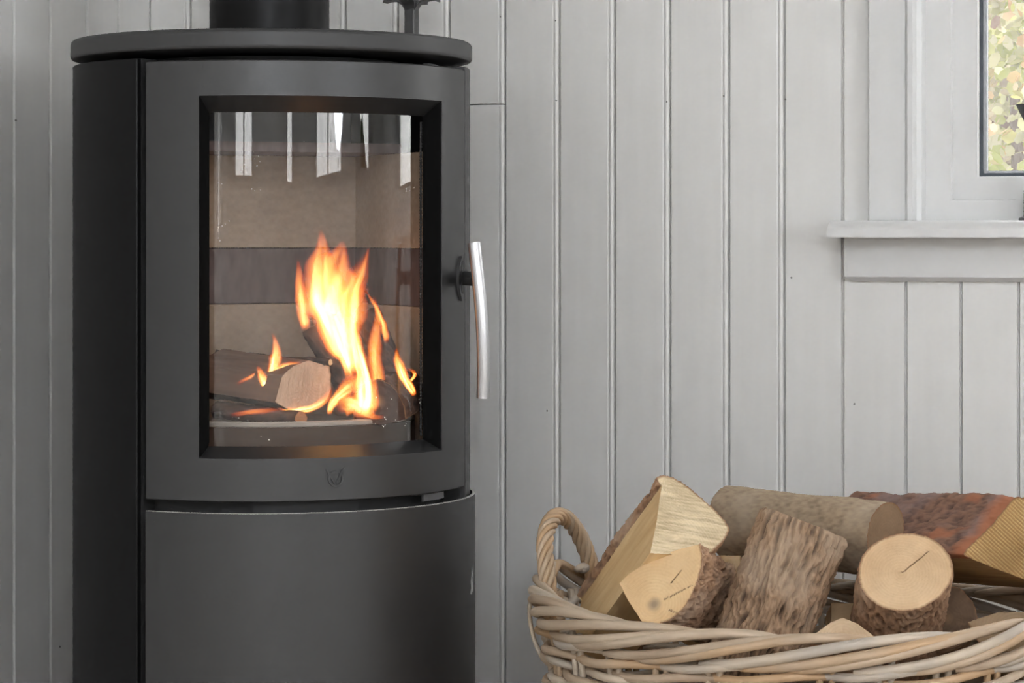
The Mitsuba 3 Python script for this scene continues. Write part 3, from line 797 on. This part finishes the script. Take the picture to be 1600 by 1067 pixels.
wood('reddish-barked split log with a sawn yellow end at the right edge of the photo', campt(1580, 840, 3.05), (-0.62, 0.78, -0.06), 0.26,
     [('bark', [(1516, 872), (1503, 866), (1516, 852), (1541, 828), (1566, 800), (1585, 773), (1604, 778), (1628, 796), (1645, 825), (1662, 870), (1668, 922)]), ('split', [(1668, 922), (1600, 905), (1516, 872)])],
     'red', seed=6, pith=(1640, 860), pale=dict(end=((0.62, 0.43, 0.20), (0.34, 0.20, 0.08)), split=((0.40, 0.27, 0.14), (0.20, 0.12, 0.06))), saw=(0.95, 0.0040, 1.0))  # shade on the underside is put into the darker split colour
wood('small pale split log seen between the half-round log and the furrowed log', campt(1130, 886, 3.08), (0.1, 0.95, -0.3), 0.10,
     [('split', [(1104, 882), (1122, 868), (1156, 868)]), ('bark', [(1156, 868), (1160, 885), (1150, 905)]), ('split', [(1150, 905), (1104, 905), (1104, 882)])], 'thin', seed=7)
wood('squared brown piece of wood deep between the furrowed log and the round log', campt(1322, 962, 3.08), (0.05, 0.95, -0.25), 0.10,
     [('split', [(1299, 942), (1348, 942), (1350, 1000)]), ('bark', [(1350, 1000), (1325, 1005), (1297, 1000)]), ('split', [(1297, 1000), (1299, 942)])], 'thin', seed=8, pale=dict(end=((0.50, 0.34, 0.2), (0.36, 0.23, 0.12)), split=((0.5, 0.33, 0.18), (0.34, 0.2, 0.1))))
wood('small triangular split log just behind the front rim, left of the round log', campt(1318, 990, 2.945), (0.02, 0.85, -0.5), 0.10,
     [('split', [(1268, 994), (1298, 972), (1317, 965), (1340, 974), (1366, 995)]), ('bark', [(1366, 995), (1340, 1015), (1300, 1018), (1268, 994)])], 'thin', seed=9, pale=dict(end=((0.62, 0.46, 0.3), (0.45, 0.3, 0.18)), split=((0.6, 0.42, 0.26), (0.42, 0.27, 0.14))))
wood('dark round log half hidden behind the standing round log on its right', campt(1478, 965, 3.08), (0.05, 0.93, -0.3), 0.12,
     [('bark', circ(0.037, seed=5))], 'thin', seed=10, pale=dict(end=((0.16, 0.10, 0.06), (0.09, 0.055, 0.035)), split=PALE['split']))  # shadow of the standing log is put into the dark end colour
wood('flat split log low in the basket below the reddish log', campt(1580, 975, 2.98), (0.3, 0.9, -0.12), 0.13,
     [('split', [(1512, 972), (1560, 956), (1640, 958), (1664, 985)]), ('bark', [(1664, 985), (1640, 1010), (1580, 1020), (1530, 1010), (1512, 972)])], 'grey', seed=11, pale=dict(end=((0.42, 0.3, 0.19), (0.28, 0.18, 0.1)), split=((0.5, 0.36, 0.22), (0.36, 0.24, 0.13))))

# ------------------------------------------------------------------ the basket
BA, BBm, BH = 0.312, 0.226, 0.348
BC = room(np.array([0.349, 3.1, 0.0]))[:2]
basket = thing('wicker_basket', 'oval basket of thick natural wicker with twisted handles, filled with firewood', 'basket')


def bk(phi, z, off=0.0):
    """A point of the basket's wall; phi = 0 at its right end, -pi/2 at the front."""
    k = 0.87 + 0.13 * np.clip(z / BH, 0, 1.2)
    lift = 0.034 * np.cos(phi) ** 4 * np.clip(z / BH, 0, 1.2) ** 3
    c, s = np.cos(phi), np.sin(phi)
    # slightly squared oval
    e = (np.abs(c) ** 2.4 + np.abs(s) ** 2.4) ** (-1 / 2.4)
    return np.stack([BC[0] + (BA * k + off) * c * e, BC[1] + (BBm * k + off) * s * e, z + lift], -1)


TONES = 0.86 * np.array([[0.48, 0.36, 0.25], [0.52, 0.41, 0.30], [0.40, 0.295, 0.205], [0.48, 0.315, 0.18], [0.45, 0.39, 0.325], [0.56, 0.46, 0.35]])


def rod(parent, name, pts, r, sides=7, tone=None, seed=0):
    m = tube(pts, r, sides)
    n = len(pts)
    s = np.r_[0, np.cumsum(np.linalg.norm(np.diff(pts, axis=0), axis=1))]
    base = TONES[seed % len(TONES)] if tone is None else np.asarray(tone)
    a = FBM(np.stack([s * 14, np.full(n, seed * 3.7), np.zeros(n)], -1), 3, seed)
    other = TONES[(seed * 5 + 3) % len(TONES)]
    c = base * (1 - np.clip((a - 0.4) * 3, 0, 1)[:, None]) + other * np.clip((a - 0.4) * 3, 0, 1)[:, None]
    c = np.repeat(c, sides, 0)
    st = 0.85 + 0.3 * N3(np.stack([np.repeat(s, sides) * 40, np.tile(np.arange(sides) * 1.7, n), np.full(n * sides, seed * 1.3)], -1), seed)
    c = c * st[:, None]
    c = np.vstack([c, c[:1], c[-1:]])
    return part(parent, name, m, 'wicker_tone', True, color=c)


NS = 31
full = np.linspace(0, 2 * PI, 249)
# floor of the basket
part(basket, 'base', tm(prism([(float(p[0]), float(p[1])) for p in bk(np.linspace(0, 2 * PI, 60)[:-1], np.full(59, 0.0), -0.004)], 0.004, 0.014)), 'wicker_tone', color=None) if False else None
bm = tm(prism([tuple(p[:2]) for p in bk(np.linspace(0, 2 * PI, 60)[:-1], np.full(59, 0.0), -0.004)], 0.004, 0.014))
part(basket, 'base', bm, 'wicker_tone', False, color=np.tile([[0.42, 0.32, 0.22]], (len(bm.vertices), 1)))
ph_s = (np.arange(NS) + 0.3) * 2 * PI / NS
for i in range(NS):
    for d in (-0.0062, 0.0062):
        dphi = d / 0.28
        z = np.linspace(0.008, BH - 0.012, 16)
        rod(basket, 'stake', bk(np.full(16, ph_s[i] + dphi), z, 0.0), 0.0042, 6, seed=i + 3)
ROWS = 27
zrow = np.linspace(0.014, BH - 0.052, ROWS)
r3 = np.random.default_rng(3)
for k in range(ROWS):
    wv = np.cos((full - ph_s[0]) * NS / 2 + PI * k)
    z = zrow[k] + 0.0011 * np.sin(full * 5 + k * 1.9) + 0.0012 * wv * np.sin(full * 2 + k)
    rr = 0.0049 + 0.0006 * r3.random()
    pts = bk(full, z, 0.0075 * wv + 0.0004)
    rod(basket, 'weaver', pts, rr + 0.0006 * (N3(np.stack([full * 4, full * 0 + k, full * 0], -1), 5) - 0.5), 7, seed=int(r3.integers(0, 60)))
# three-rod wale below the border, then the rolled border of overlapping rods
for k in range(3):
    wv = np.cos((full - ph_s[0]) * NS / 3 + 2 * PI * k / 3)
    z = BH - 0.043 + 0.0085 * k + 0.0045 * np.sin((full - ph_s[0]) * NS / 3 + 2 * PI * k / 3)
    rod(basket, 'wale_rod', bk(full, z, 0.0085 * wv + 0.002), 0.0054, 8, seed=20 + k)
NB = 34
for i in range(NB):
    # each rod starts under the border outside, climbs over the top and dives inwards
    a0 = i * 2 * PI / NB + 0.02 * r3.normal()
    span = 0.95 + 0.08 * r3.normal()
    u = np.linspace(0, 1, 30)
    ph = a0 + span * u
    th = -1.35 + (PI + 0.55) * u ** 1.0                  # around the border's core, from below outside to inside
    ro = 0.0125
    z = BH - 0.006 + (ro + 0.006) * np.sin(th)
    rad = 0.0015 + ro * np.cos(th)
    rod(basket, 'border_rod', bk(ph, z, rad), np.interp(u, [0, 0.06, 0.9, 1], [0.0046, 0.0060, 0.0058, 0.0040]) + 0.0004 * r3.normal(), 8, seed=int(r3.integers(0, 60)))
# handles: an arch of twisted rods at each end
for side in (PI, 0.0):
    hk = numbered(basket + '__handle')
    d = 0.42
    A = bk(np.array([side + d * (1 if side else -1)]), np.array([BH - 0.03]), 0.002)[0]
    Bp = bk(np.array([side - d * (1 if side else -1)]), np.array([BH - 0.03]), 0.002)[0]
    top = (A + Bp) / 2 + np.array([-0.016 if side else 0.016, 0.0, 0.122])
    u = (Bp - A); zed = np.array([0, 0, 1.0])
    ctrl = [A, A + 0.03 * u + zed * 0.055, A + 0.14 * u + zed * 0.095 + [(-0.010 if side else 0.010), 0, 0], top, Bp - 0.14 * u + zed * 0.095 + [(-0.010 if side else 0.010), 0, 0], Bp - 0.03 * u + zed * 0.055, Bp]
    c = curve(ctrl, 90)
    tg = np.gradient(c, axis=0); tg /= np.linalg.norm(tg, axis=1, keepdims=True)
    n1 = np.cross(tg, unit(np.cross(u, zed))); n1 /= np.linalg.norm(n1, axis=1, keepdims=True)
    n2 = np.cross(tg, n1)
    put(tube(c, 0.0062, 8), 'wicker_tone', hk, True, color=np.tile([[0.42, 0.32, 0.22]], (90 * 8 + 2, 1)))
    s = np.r_[0, np.cumsum(np.linalg.norm(np.diff(c, axis=0), axis=1))]
    for q in range(6):
        a = 2 * PI * (s / 0.088 + q / 6)
        rod(hk, 'strand', c + 0.0072 * (np.cos(a)[:, None] * n1 + np.sin(a)[:, None] * n2), 0.0036, 7, seed=q * 3 + (0 if side else 40))
# loose loop of rod round the left end of the border
lp = [bk(np.array([PI + 0.50]), np.array([BH + 0.006]), 0.010)[0], bk(np.array([PI + 0.36]), np.array([BH - 0.012]), 0.018)[0], bk(np.array([PI + 0.31]), np.array([BH - 0.035]), 0.019)[0], bk(np.array([PI + 0.36]), np.array([BH - 0.062]), 0.010)[0]]
rod(basket, 'binding', curve(lp, 24), 0.0028, 7, seed=4)

# ------------------------------------------------------------------ the fire
ck = dict(group='logs burning in the stove', name='burning_log', step=0.0022, far_end=True)
wood('pale-ended log burning at the front left of the stove', campt(478, 602, 3.17), (-0.75, 0.65, 0.06), 0.15,
     [('bark', [(514, 572), (518, 600), (512, 626), (482, 642), (450, 640), (430, 628)]), ('split', [(430, 628), (441, 588), (458, 572), (482, 563), (514, 572)])], 'char', seed=21, pith=(500, 590),
     pale=dict(end=((0.62, 0.43, 0.30), (0.36, 0.22, 0.14)), split=((0.26, 0.15, 0.10), (0.09, 0.05, 0.035))), saw=(1.5, -1.0, 0.35), **ck)
wood('charred log leaning to the right behind the flames', campt(572, 488, 3.24), (0.40, -0.12, -0.88), 0.125, [('bark', circ(0.016, 16))], 'char', seed=22, pale=dict(end=((0.2, 0.11, 0.06), (0.08, 0.05, 0.03)), split=((0.2, 0.1, 0.05), (0.08, 0.05, 0.03))), **ck)
wood('charred log standing behind the main flame', campt(494, 508, 3.24), (0.5, -0.05, -0.84), 0.11, [('bark', circ(0.019, 16, 2))], 'char', seed=23, pale=dict(end=((0.3, 0.15, 0.08), (0.1, 0.06, 0.03)), split=((0.2, 0.1, 0.05), (0.08, 0.05, 0.03))), **ck)
wood('short charred log with a brown end low at the right of the fire', campt(592, 625, 3.165), (0.25, 0.93, 0.1), 0.10,
     [('bark', [(553, 655), (552, 625), (567, 600), (592, 590), (614, 602), (632, 632), (634, 655)]), ('split', [(634, 655), (594, 664), (553, 655)])], 'char', seed=24, pale=dict(end=((0.06, 0.03, 0.02), (0.02, 0.012, 0.01)), split=((0.2, 0.1, 0.05), (0.1, 0.06, 0.03))), **ck)
wood('low glowing log lying across the ash at the left', campt(470, 655, 3.145), (-0.85, 0.45, 0.06), 0.12, [('bark', circ(0.014, 14, 1, 0.7))], 'char', seed=25, pale=dict(end=((0.5, 0.22, 0.1), (0.2, 0.09, 0.04)), split=((0.2, 0.1, 0.05), (0.1, 0.06, 0.03))), **ck)
wood('thin dark branch lying across the top of the front log in the fire', campt(516, 566, 3.185), (-0.76, 0.55, 0.03), 0.185, [('bark', circ(0.0042, 12, 1))], 'char', seed=26, **ck)

fire = thing('flame', 'orange and yellow flames rising from the burning logs inside the stove', 'fire')
r5 = np.random.default_rng(11)


def tongue(ctrl, Y, heat=1.0, fine=5.0, thick=0.35, Y1=None, soft=1.0, tip=0.55, base=0.10):
    """One tongue of flame: a lens-shaped body along (px, py, half width) points; it glows hottest along its middle and its root."""
    c = np.array(ctrl, float)
    nv, nu = 64, 27
    cc = curve(c, nv)
    v = np.linspace(0, 1, nv); u = np.linspace(-1, 1, nu)
    sd = r5.random() * 50
    Yv = Y + ((Y1 if Y1 is not None else Y) - Y) * v
    hw = np.maximum(cc[:, 2], 0.6)
    tg = np.gradient(cc[:, :2], axis=0); tg /= np.linalg.norm(tg, axis=1, keepdims=True)
    nn = np.stack([-tg[:, 1], tg[:, 0]], 1)
    wl = 1 + 0.30 * (N3(np.stack([v * 9, v * 0 + sd, v * 0], -1)) - 0.5) * 2
    wr = 1 + 0.30 * (N3(np.stack([v * 9, v * 0 + sd + 9, v * 0], -1)) - 0.5) * 2
    ww = np.where(u[None] < 0, wl[:, None], wr[:, None]) * hw[:, None]
    P2 = cc[:, None, :2] + nn[:, None] * (u[None, :, None] * ww[..., None])
    verts, cols = [], []
    I0 = (1 - np.abs(u[None]) ** (2.0 * soft)) ** 1.3 * np.ones((nv, 1))
    st = FBM(np.stack([u[None] * 3.2 + np.sin(v[:, None] * 5 + sd) * 0.4, v[:, None] * 2.2 - 0 * u[None], np.full((nv, nu), sd)], -1), 3)
    I = I0 * np.clip(0.05 + 1.9 * (st - 0.02), 0.1, 1.5) * np.clip((1 - v[:, None]) / tip, 0, 1) ** 0.8 * np.clip(v[:, None] / base + 0.05, 0, 1)
    I = np.clip(I, 0, 1.25) * heat
    I[0] = I[-1] = 0; I[:, 0] = I[:, -1] = 0
    E = np.stack([3.4 * I ** 1.05, 2.1 * I ** 1.8, 0.80 * I ** 2.8], -1) * FLAME
    for sgn in (-1, 1):
        dY = sgn * thick * hw[:, None] / FPX * 3.2 * (1 - u[None] ** 2)
        YY = Yv[:, None] + dY
        verts.append(np.stack([(P2[..., 0] - 800) / FPX * Yv[:, None], YY, ZC + (HZ - P2[..., 1]) / FPX * Yv[:, None]], -1).reshape(-1, 3)); cols.append(E.reshape(-1, 3))
    idx = np.arange(nv * nu).reshape(nv, nu)
    q = np.stack([idx[:-1, :-1], idx[:-1, 1:], idx[1:, 1:], idx[1:, :-1]], -1).reshape(-1, 4)
    f = np.vstack([q[:, [0, 1, 2]], q[:, [0, 2, 3]]])
    V = room(np.vstack(verts))
    m0 = trimesh.Trimesh(V[:nv * nu], f, process=False)
    if (m0.face_normals.mean(0) @ (np.array(CAM) - V.mean(0))) < 0: f = f[:, ::-1]
    f = np.vstack([f, f[:, ::-1] + nv * nu])
    uv = np.stack(np.meshgrid(np.linspace(0.02, 0.98, nu), np.linspace(0.02, 0.98, nv)), -1).reshape(-1, 2) * [0.5, 1]
    uv = np.vstack([uv, uv + [0.5, 0]])
    k = part(fire, 'tongue', trimesh.Trimesh(V, f, process=False), 'hot_gas', True, uv=uv, color=np.vstack(cols))
    scene[k]['emitter'] = {'type': 'area', 'radiance': {'type': 'mesh_attribute', 'name': 'vertex_color'}}


tongue([(550, 592, 8), (536, 545, 20), (520, 495, 36), (505, 450, 36), (503, 405, 22), (500, 358, 2)], 3.20, 1.05)
tongue([(548, 560, 8), (530, 500, 34), (522, 450, 44), (530, 405, 26), (535, 375, 2)], 3.22, 0.72)
tongue([(556, 585, 8), (546, 525, 22), (548, 475, 28), (562, 430, 16), (576, 384, 2)], 3.21, 0.85)
tongue([(568, 648, 14), (572, 612, 20), (564, 575, 15), (556, 540, 12), (552, 500, 3)], 3.15, 1.15, tip=0.4)
tongue([(580, 640, 8), (590, 590, 12), (586, 545, 12), (590, 505, 8), (582, 462, 2)], 3.17, 0.62)
tongue([(478, 515, 7), (472, 475, 11), (468, 440, 8), (466, 405, 2)], 3.2, 0.6)
tongue([(442, 636, 5), (420, 612, 10), (410, 590, 8), (402, 572, 2)], 3.155, 1.0, tip=0.4)
tongue([(424, 610, 6), (428, 575, 11), (432, 548, 8), (424, 520, 2)], 3.16, 0.85)
tongue([(428, 588, 7), (445, 575, 8), (470, 567, 3)], 3.16, 0.95, tip=0.8, base=0.3)
tongue([(438, 638, 4), (475, 640, 6), (505, 628, 7), (518, 604, 3)], 3.15, 0.95, tip=0.6, base=0.3)
tongue([(515, 648, 5), (528, 618, 10), (552, 598, 12), (566, 585, 3)], 3.155, 0.95, tip=0.6)
tongue([(648, 618, 4), (632, 590, 9), (622, 565, 8), (620, 543, 2)], 3.16, 0.95, tip=0.5)
tongue([(640, 596, 3), (648, 584, 4), (636, 577, 2)], 3.165, 0.7, tip=0.7)
tongue([(604, 535, 5), (598, 505, 6), (586, 478, 4), (572, 455, 1.5)], 3.2, 0.6)
tongue([(525, 640, 10), (545, 632, 18), (570, 645, 12), (600, 650, 3)], 3.15, 0.7, tip=0.6, base=0.3)
tongue([(530, 560, 6), (512, 530, 12), (500, 500, 8), (492, 470, 2)], 3.19, 0.55)
tongue([(370, 600, 3), (400, 585, 4), (428, 574, 2)], 3.17, 0.4, tip=0.6, base=0.4)
tongue([(360, 648, 3), (400, 643, 5), (440, 640, 3)], 3.13, 0.35, tip=0.6, base=0.4)

# ------------------------------------------------------------------ tool stand behind the stove, candle holder on the sill
ts = thing('fireplace_tool_stand', 'black iron fireplace tool stand with curved hooks, behind the stove', 'tool stand')
tY = 3.615
tc = at(643, HZ, tY)
zt0 = lambda py: ZC + (HZ - py) / FPX * tY


def tsp(m):
    m = tm(m).copy(); a = math.radians(-8)
    R = np.array([[math.cos(a), -math.sin(a), 0], [math.sin(a), math.cos(a), 0], [0, 0, 1]])
    m.vertices = np.asarray(m.vertices) @ R.T + [tc[0], tc[1], 0]
    return m


part(ts, 'post', tsp(box(-0.0078, 0.0078, -0.0078, 0.0078, 0.01, zt0(-14), 0.0015)), 'tool_iron')
part(ts, 'base', tsp(lathe([(0, 0), (0.085, 0), (0.085, 0.008), (0.05, 0.014), (0.0, 0.014)], 48)), 'tool_iron', 30)
part(ts, 'knob', tsp(lathe([(0, zt0(-15)), (0.010, zt0(-16)), (0.015, zt0(-30)), (0.011, zt0(-42)), (0, zt0(-46))], 32)), 'tool_iron', 50)
for i in range(4):
    h0 = zt0(18)
    path = [(0.005, 0.0, 0.0075), (0.008, 0.004, 0.0075), (0.011, 0.0095, 0.008), (0.018, 0.0140, 0.010), (0.028, 0.0160, 0.0115), (0.034, 0.0155, 0.0115), (0.0385, 0.0135, 0.010)]
    pcs = []
    for (r0, z0, w0), (r1, z1, w1) in zip(path, path[1:]):
        pcs.append(m3.Manifold.hull_points(np.array([[r, s * w_, h0 + z + dz] for r, z, w_ in ((r0, z0, w0), (r1, z1, w1)) for s in (-1, 1) for dz in (-0.0012, 0.0018)])))
    arm = pcs[0]
    for p_ in pcs[1:]: arm = arm + p_
    part(ts, 'hook', tsp(arm.rotate([0, 0, 90 * i + 8])), 'tool_iron', 40)

cnd = thing('candle_holder', 'dark metal candle holder on the window sill, cut by the right edge of the photo', 'candle holder')
cY = CC[1] + wall_x(1600, -0.03) * B2[1] - 0.03 * D2[1]
cx = at(1627, HZ, cY)
cpx = cY / FPX
zc_ = lambda py: ZC + (HZ - py) * cpx
lp_ = [(0.0, zt), (0.029, zt), (0.029, zt + 0.003), (27 * cpx, zt + 0.006), (27 * cpx, zc_(298)), (20 * cpx, zc_(290)), (8 * cpx, zc_(270)), (7 * cpx, zc_(225)), (10 * cpx, zc_(205)), (26 * cpx, zc_(190)), (36 * cpx, zc_(170)), (39 * cpx, zc_(163)), (37.5 * cpx, zc_(163)), (33 * cpx, zc_(172)), (10 * cpx, zc_(186)), (0, zc_(186))]
put(lathe(lp_, 64, cx[:2]), 'tool_iron', cnd, 40)

# ------------------------------------------------------------------ the garden
def grass_fn(p, n, uv):
    return mikit.mix((0.02, 0.03, 0.01), (0.04, 0.045, 0.016), mikit.fbm(p.x * 3, p.y * 3, p.z, 3))


mat('lawn_grass', mikit.proc(grass_fn), 0.9, 0.1)
put(tm(box(-30, 30, -30, 30, -0.6, -0.12)), 'lawn_grass', struct('lawn'))
scene['leaf'] = {'type': 'principledthin', 'base_color': {'type': 'mesh_attribute', 'name': 'vertex_color'}, 'roughness': 0.6, 'diff_trans': 0.7}
mat('stem_bark', (0.13, 0.09, 0.06), 0.8, 0.2)


def shrub(label, c, r, n, size, palette, seed, rough=1.0, gain=0.08):
    g = np.random.default_rng(seed)
    key = thing('garden_shrub', label, 'shrub', 'shrubs in the garden')
    d = g.normal(size=(n, 3)); d /= np.linalg.norm(d, axis=1, keepdims=True)
    rad = 0.62 + 0.42 * FBM(d * 2.3 + seed, 3)[:, None] * rough
    p = np.asarray(c) + d * np.asarray(r) * rad * (0.55 + 0.45 * g.random((n, 1)) ** 0.4)
    a = g.normal(size=(n, 3)); a /= np.linalg.norm(a, axis=1, keepdims=True)
    b = np.cross(a, g.normal(size=(n, 3))); b /= np.linalg.norm(b, axis=1, keepdims=True)
    s = size * (0.6 + 0.8 * g.random((n, 1)))
    k = np.arange(6) * PI / 3
    v = (p[:, None] + s[:, None] * (np.cos(k)[None, :, None] * a[:, None] + 0.8 * np.sin(k)[None, :, None] * b[:, None])).reshape(-1, 3)
    o = np.arange(n)[:, None] * 6
    f = np.vstack([o + np.array([[0, 1, 2]]), o + np.array([[0, 2, 3]]), o + np.array([[0, 3, 4]]), o + np.array([[0, 4, 5]])])
    pal = np.array(palette)
    f1 = np.clip((FBM(p * 7 + seed, 2) - 0.5) * 2.0 + 0.5, 0, 0.999) * (len(pal) - 1)
    i1 = f1.astype(int); fr_ = (f1 - i1)[:, None]
    fr_ = fr_ * fr_ * (3 - 2 * fr_)
    col = (pal[i1] * (1 - fr_) + pal[i1 + 1] * fr_) * gain
    part(key, 'foliage', trimesh.Trimesh(v, f, process=False), 'leaf', True, color=np.repeat(col, 6, 0), kind='stuff')
    part(key, 'stem', tube([[c[0], c[1], -0.12], [c[0] + 0.03, c[1], c[2] * 0.5], [c[0], c[1], c[2]]], [0.035, 0.03, 0.015], 8), 'stem_bark', 50)


AUT = [(0.55, 0.60, 0.16), (0.80, 0.74, 0.50), (0.70, 0.70, 0.26), (0.80, 0.76, 0.55), (0.60, 0.64, 0.20), (0.78, 0.50, 0.24), (0.80, 0.72, 0.50), (0.24, 0.15, 0.10)]
GRN = [(0.34, 0.42, 0.10), (0.26, 0.36, 0.08), (0.44, 0.48, 0.16), (0.18, 0.27, 0.06)]
gx_, gy_ = wall_x(1585, 4.6), 4.6
shrub('autumn-coloured shrub seen through the window pane', (gx_, gy_, 1.25), (1.25, 0.9, 1.45), 22000, 0.020, AUT, 3, gain=0.7)
shrub('yellow-green shrub behind the autumn-coloured one', (gx_ + 0.5, gy_ + 3.0, 1.6), (1.5, 1.1, 1.9), 9000, 0.05, AUT[:5], 4, gain=0.7)
shrub('tall green shrub outside at the right of the house', (RX + 3.4, -2.2, 0.5), (1.2, 1.6, 1.0), 4500, 0.05, GRN, 5)
shrub('round green shrub outside behind the viewer', (3.4, RY - 2.6, 1.3), (1.5, 1.2, 1.5), 3500, 0.05, GRN, 6)
shrub('low green shrub outside the glazed door', (-1.5, -3.2, 0.4), (0.7, 1.2, 0.75), 3500, 0.04, GRN, 7)
